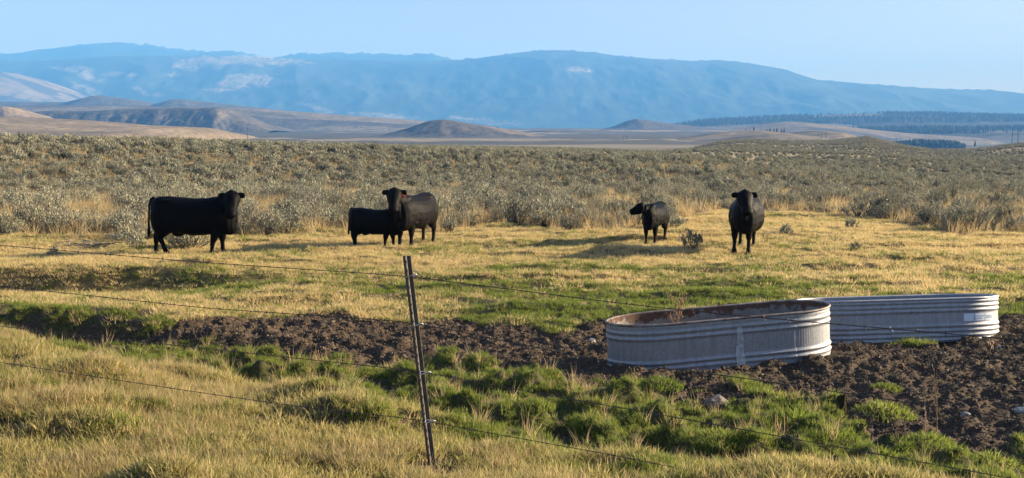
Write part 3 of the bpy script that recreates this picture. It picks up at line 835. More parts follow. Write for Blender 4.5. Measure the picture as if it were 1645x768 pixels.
def cow(name, label, cat, px, py, heading, scale=1.0, legdy=None, head_yaw=0.0, head_pitch=-50, poll=(.98, 0, 1.40), legs=None, girth=1.0, belly=0.0, mat='hide', calf=False, tag_side=0, tail=0.0, dist=None):
    """heading: compass of the body's +X in the scene (degrees from +X to +Y); head_yaw relative to the body"""
    parts = []
    LL = 1.12 if calf else 1.0
    def zb(z): return z
    sec = [(-.96, 1.16, .90, .10), (-.92, 1.26, .78, .18), (-.80, 1.335, .64, .26), (-.58, 1.345, .53, .30), (-.30, 1.32, .485, .345), (0, 1.295, .45, .375), (.28, 1.30, .455, .36),
           (.50, 1.325, .47, .30), (.70, 1.315, .45, .265), (.84, 1.25, .44, .22), (.93, 1.15, .48, .155), (.975, 1.03, .56, .07)]
    V = []; Fc = []; n = 20
    for (x, zt, zl, w) in sec:
        zl = zl - belly * math.exp(-(x / .4) ** 2); w = w * girth
        if calf: zl = zl + .10 * math.exp(-(x / .8) ** 2); w *= .9
        zc = (zt + zl) / 2; hh = (zt - zl) / 2
        for q in range(n):
            a = 2 * math.pi * q / n; c, s_ = math.cos(a), math.sin(a)
            e = .82
            yy = math.copysign(abs(c) ** e, c) * w; zz = math.copysign(abs(s_) ** e, s_) * hh
            # narrower along the spine than at the barrel
            yy *= (1 - .36 * max(0, s_) ** 2 * (.6 if x < -.4 else 1)) * (1 + .05 * max(0, -s_) * abs(c))
            V.append(Vector((x, yy, zc + zz)))
    for k in range(len(sec) - 1):
        for q in range(n): Fc.append((k * n + q, k * n + (q + 1) % n, (k + 1) * n + (q + 1) % n, (k + 1) * n + q))
    Fc.append(tuple(range(n - 1, -1, -1))); Fc.append(tuple(range((len(sec) - 1) * n, len(sec) * n)))
    parts.append((V, Fc))
    # hips, shoulders
    for sgn in (-1, 1):
        parts.append(ellipsoid((-.69, sgn * .15, .84), (.26, .155, .40)))
        parts.append(ellipsoid((.58, sgn * .16 * girth, .86), (.22, .13, .36)))
        parts.append(ellipsoid((-.55, sgn * .17, 1.235), (.13, .07, .05)))      # hook bone
        parts.append(ellipsoid((-.89, sgn * .09, 1.17), (.06, .06, .07)))         # pin bone
        parts.append(ellipsoid((.62, sgn * .09, 1.225), (.2, .07, .08)))        # shoulder blade
        parts.append(ellipsoid((.66, sgn * .17, .72), (.13, .09, .14)))           # point of shoulder
        parts.append(ellipsoid((-.47, sgn * .17, .66), (.16, .10, .15)))          # flank
    # legs
    lg = legs or {}
    for nm, sgn in (('fl', 1), ('fr', -1)):
        dx = lg.get(nm, 0); yy = sgn * .15 + (legdy or {}).get(nm, 0)
        parts.append(tube([(.58, yy, .80), (.58 + dx * .2, yy, .60), (.595 + dx * .45, yy, .46), (.60 + dx * .65, yy, .36), (.60 + dx * .8, yy, .28), (.60 + dx * .93, yy, .14), (.61 + dx, yy, .085), (.625 + dx, yy, .04), (.64 + dx, yy, -.02)],
                          [(.11, .16), (.10, .145), (.08, .105), (.07, .084), (.048, .057), (.043, .049), (.052, .057), (.06, .068), (.064, .08)], 10))
    for nm, sgn in (('hl', 1), ('hr', -1)):
        dx = lg.get(nm, 0); yy = sgn * .16 + (legdy or {}).get(nm, 0)
        parts.append(tube([(-.66, yy, .85), (-.66 + dx * .15, yy, .66), (-.72 + dx * .3, yy, .54), (-.82 + dx * .5, yy, .45), (-.845 + dx * .6, yy, .38), (-.825 + dx * .8, yy, .24), (-.81 + dx * .95, yy, .12), (-.80 + dx, yy, .075), (-.775 + dx, yy, .035), (-.76 + dx, yy, -.02)],
                          [(.13, .25), (.125, .215), (.095, .155), (.07, .105), (.052, .078), (.043, .053), (.046, .052), (.056, .062), (.06, .068), (.064, .08)], 10))
    # tail
    parts.append(tube([(-.88, 0, 1.30), (-.97, tail * .2, 1.26), (-1.02, tail * .5, 1.10), (-1.03, tail * .8, .85), (-1.045, tail, .62), (-1.05, tail, .5), (-1.05, tail, .40)], [.045, .036, .028, .024, .034, .042, .016], 8))
    if not calf: parts.append(ellipsoid((-.36, 0, .50), (.16, .13, .09)))
    # neck and head
    poll = Vector(poll)
    base = Vector((.60, 0, 1.03)); mid = base.lerp(poll, .55) + Vector((0, 0, -.02)); pre = base.lerp(poll, .9) + Vector((0, 0, -.04))
    parts.append(tube([base, base.lerp(poll, .28) + Vector((0, 0, -.02)), mid, pre], [(.20, .33), (.18, .29), (.145, .215), (.10, .13)], 14))
    parts.append(tube([(.80, 0, .66), (.92, 0, .80), Vector((.93, 0, .92)).lerp(poll, .3), Vector((.92, 0, 1.0)).lerp(poll, .6)], [(.07, .10), (.08, .11), (.06, .08), (.035, .045)], 10))
    hy, hp = R(head_yaw), R(head_pitch)
    hx = Vector((math.cos(hy) * math.cos(hp), math.sin(hy) * math.cos(hp), math.sin(hp)))
    hs = Vector((-math.sin(hy), math.cos(hy), 0)); hu = hx.cross(hs)      # forward, left, up of the head
    k = 1.0 if calf else 1.1
    hsec = [(-.06, .04, .06, .05), (-.02, .02, .115, .11), (.06, 0, .142, .145), (.15, -.01, .145, .15), (.23, -.02, .128, .138), (.32, -.02, .105, .118), (.40, -.015, .095, .10), (.47, -.01, .102, .094), (.52, -.012, .096, .082), (.56, -.015, .06, .05)]
    V = []; Fc = []; n = 14
    for (t, off, w, hh) in hsec:
        for q in range(n):
            a = 2 * math.pi * q / n
            V.append(poll + hx * (t * k * (.80 if calf else 1)) + hu * (off + math.sin(a) * hh * k * (1.15 if calf else 1)) + hs * (math.cos(a) * w * (1.15 if calf else 1.32) * (1 - .15 * max(0, -math.sin(a)))))
    for kk in range(len(hsec) - 1):
        for q in range(n): Fc.append((kk * n + q, kk * n + (q + 1) % n, (kk + 1) * n + (q + 1) % n, (kk + 1) * n + q))
    Fc.append(tuple(range(n - 1, -1, -1))); Fc.append(tuple(range((len(hsec) - 1) * n, len(hsec) * n)))
    parts.append((V, Fc))
    parts.append(ellipsoid(poll + hu * .09 - hx * .0, (.075, .075, .07)))        # poll bump
    ear_pts = {}
    for sgn in (-1, 1):
        e0 = poll + hx * .03 + hs * (sgn * (.09 if calf else .125)) + hu * .03
        e1 = e0 + hs * (sgn * .06) + hx * .0 + hu * .005
        e2 = e0 + hs * (sgn * .125) + hx * .012
        e3 = e0 + hs * (sgn * .175) + hx * .02 - Vector((0, 0, .012))
        parts.append(tube([e0, e1, e2, e3], [(.04, .04), (.036, .066), (.034, .074), (.02, .04)], 10)); ear_pts[sgn] = (e1 + e2) / 2
    v, f = join(parts)
    tmp = bpy.data.objects.new('tmp_body', mesh('tmp_body', v, f, M[mat]))
    COL.objects.link(tmp)
    rm = tmp.modifiers.new('r', 'REMESH'); rm.mode = 'VOXEL'; rm.voxel_size = .015; rm.use_smooth_shade = True
    sm = tmp.modifiers.new('s', 'SMOOTH'); sm.factor = .5; sm.iterations = 5
    dg = bpy.context.evaluated_depsgraph_get()
    me = bpy.data.meshes.new_from_object(tmp.evaluated_get(dg))
    bpy.data.objects.remove(tmp)
    co = np.empty(len(me.vertices) * 3, np.float32); me.vertices.foreach_get('co', co); co = co.reshape(-1, 3)
    co[:, 2] = np.maximum(co[:, 2], 0.0)
    nn = np.empty(len(me.vertices) * 3, np.float32); me.vertices.foreach_get('normal', nn); nn = nn.reshape(-1, 3)
    hair = fbm(co[:, 0] * 9 + co[:, 1] * 7, co[:, 2] * 5 + co[:, 1] * 4, 3, 77) - .5
    co += nn * (hair * .016)[:, None] * (co[:, 2:3] > .02)
    me.vertices.foreach_set('co', co.reshape(-1)); me.update()
    me.polygons.foreach_set('use_smooth', np.ones(len(me.polygons), bool))
    me.name = 'body'; me.materials.clear(); me.materials.append(M[mat])
    gx, gy = ground_at(px, py)
    root = empty(name, (gx, gy, gz(gx, gy)), R(heading)); root.scale = (scale,) * 3
    tag(root, label, cat, 'black cattle in the pasture')
    link('body', me, root)
    for sgn in (-1, 1):
        link('eye', mesh('eye', *ellipsoid(poll + hx * .17 * k + hs * (sgn * .112 * (k if calf else 1.3)) + hu * .05, (.022, .022, .022), None, 8, 6), M['eye'], True), root)
    if tag_side:
        p = ear_pts[tag_side] + Vector((0, 0, -.085)) + hx * .03
        rot = Matrix((hs, hu, hx)).transposed()
        link('ear_tag', mesh('ear_tag', *join([box(p, (.065, .08, .006), rot), box(p + Vector((0, 0, .05)), (.03, .04, .008), rot)]), M['tag_red']), root)
    return root

def cattle():
    cow('cow', 'black cow standing broadside at far left with head turned to the camera', 'cow', 313, 409, 0, 1.0, head_yaw=-84, head_pitch=-54, poll=(.93, -.12, 1.375),
        legs=dict(fl=.0, fr=-.17, hl=-.14, hr=.20), belly=.02, tail=.02)
    cow('young_cow', 'smaller black young cow in profile, its head hidden behind the cow with red tag', 'cow', 602, 398, -26, .745, head_yaw=20, head_pitch=-40, poll=(1.08, .12, 1.22),
        legs=dict(fl=.05, fr=-.10, hl=-.08, hr=.12), belly=.0)
    cow('cow', 'dark cow with red ear tag looking at the camera behind the young cow', 'cow', 668, 395.5, -108, 1.0, head_yaw=18, head_pitch=-50, poll=(1.02, -.10, 1.42),
        legs=dict(fl=.02, fr=.04, hl=.05, hr=-.05), mat='hide_brown', tag_side=1, girth=1.0)
    cow('calf', 'small black calf looking left in profile, standing left of the front-facing cow', 'calf', 1052, 389.5, -112, .80, head_yaw=-60, head_pitch=-24, poll=(1.0, -.17, 1.24),
        legs=dict(fl=.02, fr=-.03, hl=.12, hr=.0), calf=True)
    cow('cow', 'large dark cow facing the camera at right with a full round barrel', 'cow', 1198, 402, -105, 1.02, dict(fr=-.09, fl=-.07), head_yaw=13, head_pitch=-42, poll=(1.02, -.03, 1.36),
        legs=dict(fl=.0, fr=.06, hl=.1, hr=-.05), mat='hide_brown', girth=1.12, belly=.04)

# ------------------------------------------------------------------ stock tanks
def tank_mat():
    m, n, out = new_mat('galvanised_steel')
    o = ocoord(n)
    p = n.nodes.new('ShaderNodeBsdfPrincipled')
    p.inputs['Metallic'].default_value = .7; p.inputs['Roughness'].default_value = .6
    v = n.nodes.new('ShaderNodeTexVoronoi'); v.inputs['Scale'].default_value = 60; n.links.new(o, v.inputs['Vector'])
    sp = ramp(n, v.outputs['Color'], [(0, (.25, .255, .275)), (1, (.35, .355, .375))])
    mp = n.nodes.new('ShaderNodeMapping'); mp.inputs['Scale'].default_value = (7, 7, .8); n.links.new(o, mp.inputs[0])
    st = ramp(n, noise(n, 3, 5, .65, mp.outputs[0]), [(.35, (.86, .86, .87)), (.7, (1.12, 1.12, 1.10))])
    c = mixc(n, 1.0, sp, st, 'MULTIPLY')
    d = ramp(n, noise(n, 9, 6, .7, o), [(.58, (0, 0, 0)), (.72, (1, 1, 1))])
    c = mixc(n, d, c, (.20, .19, .19))
    n.links.new(c, p.inputs['Base Color'])
    n.links.new(p.outputs[0], out.inputs[0]); return m
M['galv'] = tank_mat()
def scale_mat():
    m, n, out = new_mat('mineral_scale_and_rust')
    o = ocoord(n)
    p = n.nodes.new('ShaderNodeBsdfPrincipled'); p.inputs['Roughness'].default_value = .85
    sx = n.nodes.new('ShaderNodeSeparateXYZ'); n.links.new(o, sx.inputs[0])
    mh = n.nodes.new('ShaderNodeMath'); mh.operation = 'MULTIPLY_ADD'; n.links.new(sx.outputs[2], mh.inputs[0]); mh.inputs[1].default_value = 2.2; mh.inputs[2].default_value = -1.13
    ad = n.nodes.new('ShaderNodeMath'); ad.operation = 'ADD'; n.links.new(mh.outputs[0], ad.inputs[0]); n.links.new(noise(n, 7, 7, .68, o), ad.inputs[1])
    base = ramp(n, noise(n, 5, 5, .6, o), [(.3, (.17, .15, .125)), (.7, (.33, .295, .25))])
    rust = ramp(n, noise(n, 18, 4, .6, o), [(.3, (.06, .03, .02)), (.7, (.17, .08, .045))])
    f = ramp(n, ad.outputs[0], [(.50, (0, 0, 0)), (.56, (1, 1, 1))])
    n.links.new(mixc(n, f, base, rust), p.inputs['Base Color']); n.links.new(p.outputs[0], out.inputs[0]); return m
M['scale'] = scale_mat()
M['rim_rust'] = simple_mat('weathered_rim', (.10, .06, .045), .6, .3, scale=9, col2=(.26, .23, .215))
M['rim_clean'] = simple_mat('galvanised_rim', (.36, .36, .38), .45, .5, scale=9, col2=(.48, .47, .47))
M['lime'] = simple_mat('lime_stain', (.24, .25, .265), .8, scale=14, col2=(.50, .51, .52))
M['paper'] = simple_mat('sticker_paper', (.62, .66, .72), .5, scale=5, var=.06)
M['ink'] = simple_mat('sticker_ink', (.25, .30, .40), .5, var=.1)

def outline(a, b, n=160, straight=.56):
    """plan outline: straight sides, long rounded ends; points with normals, counter-clockwise"""
    L0 = a * straight; ax = a - L0
    pts = []
    m = n // 4
    ns = n // 2 - m
    for k in range(m + 1):
        t = -math.pi / 2 + math.pi * k / m; pts.append((L0 + ax * math.cos(t), b * math.sin(t)))
    for k in range(1, ns): pts.append((L0 - 2 * L0 * k / ns, b))
    for k in range(m + 1):
        t = math.pi / 2 + math.pi * k / m; pts.append((-L0 + ax * math.cos(t), b * math.sin(t)))
    for k in range(1, ns): pts.append((-L0 + 2 * L0 * k / ns, -b))
    # even spacing
    P = np.array(pts + [pts[0]]); seg = np.hypot(*np.diff(P, axis=0).T); L = np.concatenate([[0], np.cumsum(seg)])
    q = np.linspace(0, L[-1], n, endpoint=False)
    X = np.interp(q, L, P[:, 0]); Y = np.interp(q, L, P[:, 1])
    tx = np.roll(X, -1) - np.roll(X, 1); ty = np.roll(Y, -1) - np.roll(Y, 1); l = np.hypot(tx, ty)
    return np.stack([X, Y], -1), np.stack([ty / l, -tx / l], -1), q

def tank(T, label, h, prof_fn, flutes, rim_mat, inner_mat, tilt=(0, 0), z=0.0):
    root = empty('stock_tank', (T['c'][0], T['c'][1], z), R(T['ang'])); root.rotation_euler = (R(tilt[0]), R(tilt[1]), R(T['ang']))
    tag(root, label, 'stock tank', 'galvanised stock tanks')
    n = 720 if flutes else 200
    P, N, q = outline(T['a'], T['b'], n)
    zs = np.linspace(0, h, 80)
    off = np.array([prof_fn(t) for t in zs])
    fl = np.zeros((len(zs), n))
    if flutes:
        win = ss(zs, flutes[0], flutes[0] + .02) * (1 - ss(zs, flutes[1] - .02, flutes[1]))
        wave = .0008 * np.sin(q / .034 * 2 * math.pi)
        gate = ss(np.cos(q / q[-1] * 2 * math.pi * 2 + .4), -.9, -.3)
        fl = win[:, None] * wave[None]
    o = off[:, None] + fl
    dent = .006 * (fbm(q[None] * 1.2 + 0 * zs[:, None], zs[:, None] * 3 + 0 * q[None], 2, 601) - .5)
    X = P[None, :, 0] + N[None, :, 0] * (o + dent); Y = P[None, :, 1] + N[None, :, 1] * (o + dent); Z = np.broadcast_to(zs[:, None], X.shape)
    link('wall', grid_mesh('wall', np.stack([X, Y, Z], -1), M['galv'], True), root)
    zi = np.linspace(.02, h - .004, 12)
    Xi = P[None, :, 0] - N[None, :, 0] * .016 + 0 * zi[:, None]; Yi = P[None, :, 1] - N[None, :, 1] * .016 + 0 * zi[:, None]
    link('lining', grid_mesh('lining', np.stack([Xi, Yi, np.broadcast_to(zi[:, None], Xi.shape)], -1), M[inner_mat], True), root)
    # rolled rim
    m = 10; a = np.linspace(0, 2 * math.pi, m, endpoint=False); rr = .016
    Pr = np.stack([P[:, None, 0] + N[:, None, 0] * (rr * np.cos(a) + .002), P[:, None, 1] + N[:, None, 1] * (rr * np.cos(a) + .002), np.broadcast_to(h + rr * np.sin(a), (n, m))], -1)
    Pr = np.concatenate([Pr, Pr[:1]], 0)
    link('rim', grid_mesh('rim', Pr, M[rim_mat], True), root)
    # floor plate
    fv = [(p[0] * .985, p[1] * .96, .03) for p in P[::6]]
    link('floor_plate', mesh('floor_plate', fv, [tuple(range(len(fv)))], M['clod']), root)
    return root, P, N, q, off, zs

def patch_on_wall(name, root, P, N, q, u0, u1, z0, z1, off, mat, nu=12, nz=8, ragged=0.0, fn=None):
    per = q[-1] + (q[1] - q[0])
    us = np.linspace(u0, u1, nu); zz = np.linspace(z0, z1, nz)
    X = np.interp(us, q, P[:, 0], period=per); Y = np.interp(us, q, P[:, 1], period=per); NX = np.interp(us, q, N[:, 0], period=per); NY = np.interp(us, q, N[:, 1], period=per)
    G = np.zeros((nz, nu, 3))
    for i, z in enumerate(zz):
        o = (fn(z) if fn else 0) + off
        sh = ragged * math.sin(z * 23) * .3
        k = 1 - ragged * (.5 * (i / (nz - 1)) ** 1.5)
        uu = (us - (u0 + u1) / 2) * k + (u0 + u1) / 2 + sh * .02
        G[i, :, 0] = np.interp(uu, q, P[:, 0], period=per) + NX * o; G[i, :, 1] = np.interp(uu, q, P[:, 1], period=per) + NY * o; G[i, :, 2] = z
    return link(name, grid_mesh(name, G, M[mat]), root)

def rib(z, c, w, hgt): return hgt * math.exp(-((z - c) / w) ** 2)
def prof1(z):
    v = rib(z, .505, .022, .011) + rib(z, .435, .02, .012) + rib(z, .565, .03, .004) + rib(z, .145, .02, .016) + rib(z, .08, .02, .012)
    return v + .010 * (1 - float(ss(z, .0, .15)))
def prof2(z):
    v = 0
    for c in (.545, .485, .425, .22, .155, .09, .03): v += rib(z, c, .021, .013)
    return v

def find_u(root_ang, T, P, q, target_px):
    ca, sa = math.cos(R(T['ang'])), math.sin(R(T['ang']))
    X = T['c'][0] + P[:, 0] * ca - P[:, 1] * sa; Y = T['c'][1] + P[:, 0] * sa + P[:, 1] * ca
    px, _ = to_px(X, Y, 0 * X + .3)
    near = (P[:, 1] < -.02 * T['b'])
    e = np.where(near, np.abs(px - target_px), 1e9)
    return float(q[int(np.argmin(e))])

def tanks():
    z1 = -.085
    r1, P, N, q, off, zs = tank(TANK1, 'round-ended galvanised tank with rusty white-scaled inside and vertical flutes, nearer one', .60, prof1, (.18, .41), 'rim_rust', 'scale', (0, -3.0), z1)
    u = find_u(0, TANK1, P, q, 1191)
    patch_on_wall('lime_stain', r1, P, N, q, u - .055, u + .055, .03, .50, .006, 'lime', 10, 24, .9, prof1)
    r2, P, N, q, off, zs = tank(TANK2, 'ribbed galvanised tank with pale sticker on its sunlit end, farther one', .585, prof2, None, 'rim_clean', 'galv', (-6.0, -.4), -.155)
    u0 = find_u(0, TANK2, P, q, 1553); u1 = find_u(0, TANK2, P, q, 1598)
    per = q[-1] + (q[1] - q[0])
    if u0 - u1 > per / 2: u0 -= per
    if u1 - u0 > per / 2: u1 -= per
    if u1 < u0: u0, u1 = u1, u0
    s = patch_on_wall('sticker', r2, P, N, q, u0, u1, .275, .375, .003, 'paper', 16, 4)
    w = u1 - u0
    for k, (a, b, c, d) in enumerate([(.30, .34, .28, .37), (.40, .58, .30, .315), (.40, .62, .33, .345), (.66, .68, .28, .37), (.72, .95, .30, .345)]):
        pp = patch_on_wall('printed_mark', s, P, N, q, u0 + a * w, u0 + b * w, c, d, .0045, 'ink', 6, 3)

# ------------------------------------------------------------------ fence
def fence():
    b = at_y(697.0, 748.0, POST[1]); t = at_y(653.5, 411.0, POST[1])
    b[2] = gz(b[0], b[1]) - .12
    B = Vector(b); Tp = Vector(t); ax = (Tp - B); L = ax.length; ax.normalize()
    rz = R(-12)
    sx = Vector((math.cos(rz), math.sin(rz), 0)); sx = (sx - ax * sx.dot(ax)).normalized(); sy = ax.cross(sx)   # sy points away from the camera
    rot = Matrix((sx, sy, ax)).transposed()
    root = empty('fence_post', B); tag(root, 'dark steel T-post leaning left with four barbed wires clipped to it', 'fence post')
    def bx(x, y, z0, z1, w, d, name, mat):
        v, f = box((0, 0, 0), (w, d, z1 - z0))
        v = [rot @ (p + Vector((x, y, (z0 + z1) / 2))) for p in v]
        me = mesh(name, v, f, M[mat]); bm = bmesh.new(); bm.from_mesh(me); bmesh.ops.bevel(bm, geom=bm.edges[:], offset=.0012, segments=1, affect='EDGES'); bm.to_mesh(me); bm.free()
        return link(name, me, root)
    bx(0, 0, 0, L, .052, .006, 'flange', 'post')
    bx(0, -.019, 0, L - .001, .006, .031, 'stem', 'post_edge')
    st = []
    for k in range(int(L / .054)):
        v, f = box((0, -.0365, .03 + k * .054), (.016, .006, .016)); st.append(([rot @ p for p in v], f))
    v, f = join(st); link('stud_row', mesh('stud_row', v, f, M['post']), root)['kind'] = 'stuff'
    # wires, in the plane of the fence
    fn = Vector((FN[0], FN[1], 0)); p0 = Vector((POST[0], POST[1], 0)) - fn * .045
    def fp(px, py):
        d = Vector(pdir(px, py)); k = (p0 - Vector((0, 0, HC))).dot(fn) / d.dot(fn)
        return Vector((0, 0, HC)) + d * k
    wires = [([(-300, 371), (0, 394), (330, 422), (648, 443), (664, 445), (1010, 489), (1205, 509), (1604, 543), (1800, 560)], 'top barbed wire on the leaning fence post, passing over the grass and tanks'),
             ([(-300, 437), (60, 466), (330, 495), (655, 517), (676, 520), (975, 582), (1150, 601), (1604, 668), (1800, 700)], 'second barbed wire from the top, crossing the mud and the foot of the near tank'),
             ([(-300, 493), (0, 524), (330, 560), (670, 596), (684, 598), (830, 626), (1060, 666), (1604, 765), (1800, 800)], 'third barbed wire from the top of the fence, above the green tussocks'),
             ([(-300, 548), (0, 582), (330, 632), (500, 656), (685, 675), (700, 680), (1000, 734), (1160, 767), (1400, 815), (1600, 860)], 'lowest barbed wire of the fence, just above the verge grass')]
    for (pts, lab) in wires:
        PP = [fp(a, b) for a, b in pts]
        parts = []
        # resample, tiny waver
        cum = [0]
        for i in range(1, len(PP)): cum.append(cum[-1] + (PP[i] - PP[i - 1]).length)
        ls = np.arange(0, cum[-1], .06)
        A = np.array([[p.x, p.y, p.z] for p in PP])
        Q = np.stack([np.interp(ls, cum, A[:, k]) for k in range(3)], -1)
        ker = np.ones(9) / 9
        Qs = np.stack([np.convolve(np.pad(Q[:, k], 4, 'edge'), ker, 'valid') for k in range(3)], -1)
        for ph in (0, math.pi):
            tw = ls / .06 * 1.7 + ph
            Z = Qs + np.stack([0 * ls, np.cos(tw) * .0012, np.sin(tw) * .0012], -1)
            parts.append(tube(Z.tolist(), .0019, 4))
        for k in np.arange(.1, cum[-1] - .1, .13):
            c = Vector([float(np.interp(k, ls, Qs[:, q])) for q in range(3)])
            for _ in range(2):
                dv = Vector((random.gauss(0, .5), random.gauss(0, .6), random.gauss(0, 1))).normalized() * .017
                parts.append(tube([c - dv, c + dv], .0013, 3))
            dt = Vector((FT[0], FT[1], 0)) * .008
            parts.append(tube([c - dt, c + dt], .0036, 5))
        v, f = join(parts)
        tag(link('barbed_wire', mesh('barbed_wire', v, f, M['wire'])), lab, 'barbed wire', 'barbed wires of the fence')
    # clips
    for (px, py) in ((662, 442), (672, 521), (684, 598), (692, 676)):
        c = fp(px, py) - B
        cv = [c + sx * (.036 * math.cos(a)) + Vector((0, 0, .008 * math.sin(a * 2))) + sy * (-.012 + .016 * -math.sin(a)) for a in np.linspace(0, 2 * math.pi, 12)]
        v, f = tube(cv, .0028, 5); link('wire_clip', mesh('wire_clip', v, f, M['clip'], True), root)
M['post_edge'] = simple_mat('sunlit_post_edge', (.10, .085, .075), .4, .6, scale=30, col2=(.22, .20, .19))  # paler than the post steel: the sun-catching stem edge put into the colour

# ------------------------------------------------------------------ tussocks, weeds, stones, deadwood
def tussocks():
    M['tuss_soil'] = M['clod']
    var = []
    for k in range(5):
        v, f = blade_clump(560, .52, .10, .26, .0085, .4, 2, 700 + k, .7)
        v = [(a, b, c + .30 * math.exp(-1.3 * (a * a + b * b) / .27) - .10) for a, b, c in v]
        var.append(mesh('blades', v, f, M['green']))
    straw_v, straw_f = blade_clump(60, .4, .5, 1.0, .009, .2, 2, 790)
    straw_me = mesh('dry_stems', straw_v, straw_f, M['straw'])
    for n, ((a, b, w, lab), (gx, gy, tr)) in enumerate(zip(TUSS, MOUNDS)):
        sc_ = tr * 2.0
        z = gz(gx, gy) - .24 * tr * .9
        root = empty('grass_tussock', (gx, gy, z), n * 2.1)
        root.scale = (sc_ * .95, sc_ * .95, sc_ * .8)
        reg = ('left of the tall straw-tipped tussock' if a < 470 else 'between the tall straw-tipped tussock and the fence post' if a < 690 else 'just right of the fence post' if a < 860 else
               'left of the near tank\'s middle, below its foot' if a < 1050 else 'below the brown rock' if a < 1190 else 'lower right, left of the wide corner tussock')
        tag(root, lab or f'green grass tussock on the bank, {reg}', 'grass tussock', None if lab else f'green tussocks {reg}')
        link('blades', var[n % 5], root)
        if n == 1: link('dry_stems', straw_me, root)

def weed(px, py, h, lab, name='dry_weed', n=9, seed=0, z=None, spread=.25, Y=None, th=.0035, sub=7):
    r = np.random.default_rng(seed)
    if Y is None: gx, gy = ground_at(px, py)
    else:
        p = at_y(px, py, Y); gx, gy = float(p[0]), Y
    parts = []
    for k in range(n):
        a = r.uniform(0, 6.28); l = h * r.uniform(.6, 1.05); o = spread * h * r.uniform(.2, 1)
        p = [(0, 0, 0), (math.cos(a) * o * .3, math.sin(a) * o * .3, l * .45), (math.cos(a) * o, math.sin(a) * o, l)]
        parts.append(tube(p, [th, th * .8, th * .35], 4))
        for q in range(sub):
            t = r.uniform(.35, 1); c = Vector(p[0]).lerp(Vector(p[2]), t); aa = r.uniform(0, 6.28)
            e = c + Vector((math.cos(aa) * .1, math.sin(aa) * .1, .11)) * h * r.uniform(.5, 1.2)
            parts.append(tube([c, e], [th * .55, th * .45], 3))
            parts.append(ellipsoid(e, (th * 1.8, th * 1.8, th * 3.2), None, 4, 3))
    v, f = join(parts)
    root = empty(name, (gx, gy, gz(gx, gy) if z is None else z))
    tag(root, lab, 'weed')
    link('stem', mesh('stem', v, f, M['weed']), root)
    return root
M['weed'] = leaf_mat('dry_weed', [(0, (.16, .09, .05)), (1, (.34, .21, .12))], .15)

def rock(px, py, size, lab, mat, seed):
    gx, gy = ground_at(px, py)
    bm = bmesh.new(); bmesh.ops.create_icosphere(bm, subdivisions=3, radius=1)
    r = np.random.default_rng(seed)
    planes = [(Vector(r.normal(0, 1, 3)).normalized(), r.uniform(.55, .85)) for _ in range(9)]
    for v in bm.verts:
        for n_, dd in planes:
            k = v.co.dot(n_)
            if k > dd: v.co -= n_ * (k - dd)
        v.co *= 1 + .08 * (float(vnoise(np.array([v.co.x * 4 + v.co.z * 2]), np.array([v.co.y * 4 + v.co.z]), seed)[0]) - .5)
        v.co = Vector((v.co.x * size * .55, v.co.y * size * .5, v.co.z * size * .42))
    me = bpy.data.meshes.new('stone'); bm.to_mesh(me); bm.free(); me.materials.append(M[mat])
    o = link('stone', me, None, (gx, gy, gz(gx, gy) + size * .13)); o.rotation_euler = (0, 0, seed * 1.7)
    tag(o, lab, 'stone'); return o

def small_things():
    weed(1085, 483, .62, 'tall dry brown weed growing inside the near tank', n=11, seed=3, z=-.04 + .2, Y=12.05, th=.0045)
    weed(1018, 638, .32, 'thin dry stalk standing below the left part of the near tank', n=2, seed=5, spread=.1, sub=3)
    weed(1505, 700, .62, 'tall thin dry stalk on the right edge of the mud', n=2, seed=7, spread=.12, sub=4)
    weed(1487, 690, .34, 'short dry stalk left of the tall stalk on the mud', n=2, seed=8, spread=.15, sub=3)
    weed(500, 640, .5, 'upright pale stalks in the tall tussock left of the post', n=5, seed=9, spread=.2, sub=1)
    weed(1590, 553, .16, 'low yellow leafy weed at the right foot of the far tank', n=9, seed=11, spread=.6, sub=4, th=.006)
    weed(105, 690, .42, 'bent dry grass stalks on the verge at lower left', n=6, seed=12, spread=.7, sub=1, th=.003)
    rock(952, 545, .11, 'pale stone on the mud left of the near tank', 'stone', 3)
    rock(1640, 660, .14, 'white stone on the mud at the right edge', 'stone', 4)
    rock(1551, 671, .10, 'small pale stone on the mud left of the white one', 'stone', 5)
    rock(1152, 652, .26, 'brown rounded clod-like rock beside the small tussock', 'stone_dark', 6)
    rock(1605, 556, .09, 'small pale stone near the right foot of the far tank', 'stone', 7)
    rock(1538, 733, .10, 'small reddish pale stone beside the lower right tussocks', 'stone', 8)
    rock(1516, 558, .05, 'tiny white pebble on the mud in front of the far tank', 'stone', 9)
    # fallen sage branch at far left
    gx, gy = ground_at(150, 400)
    root = empty('dead_branch', (gx, gy, gz(gx, gy)))
    tag(root, 'heap of grey dead sage branches lying on the grass at far left', 'dead branch')
    r = np.random.default_rng(17); parts = []
    for k in range(34):
        a = r.normal(0, .5) + (math.pi if k % 2 else 0); l = r.uniform(.25, .6)
        s0 = Vector((r.normal(0, .22), r.normal(0, .12), r.uniform(.02, .12)))
        e = s0 + Vector((math.cos(a) * l, math.sin(a) * l * .6, r.uniform(-.05, .14)))
        m_ = s0.lerp(e, .5) + Vector((r.normal(0, .04), r.normal(0, .04), r.uniform(0, .07)))
        parts.append(tube([s0, m_, e], [.014, .010, .004], 5))
    v, f = join(parts); link('branch', mesh('branch', v, f, M['deadwood']), root)

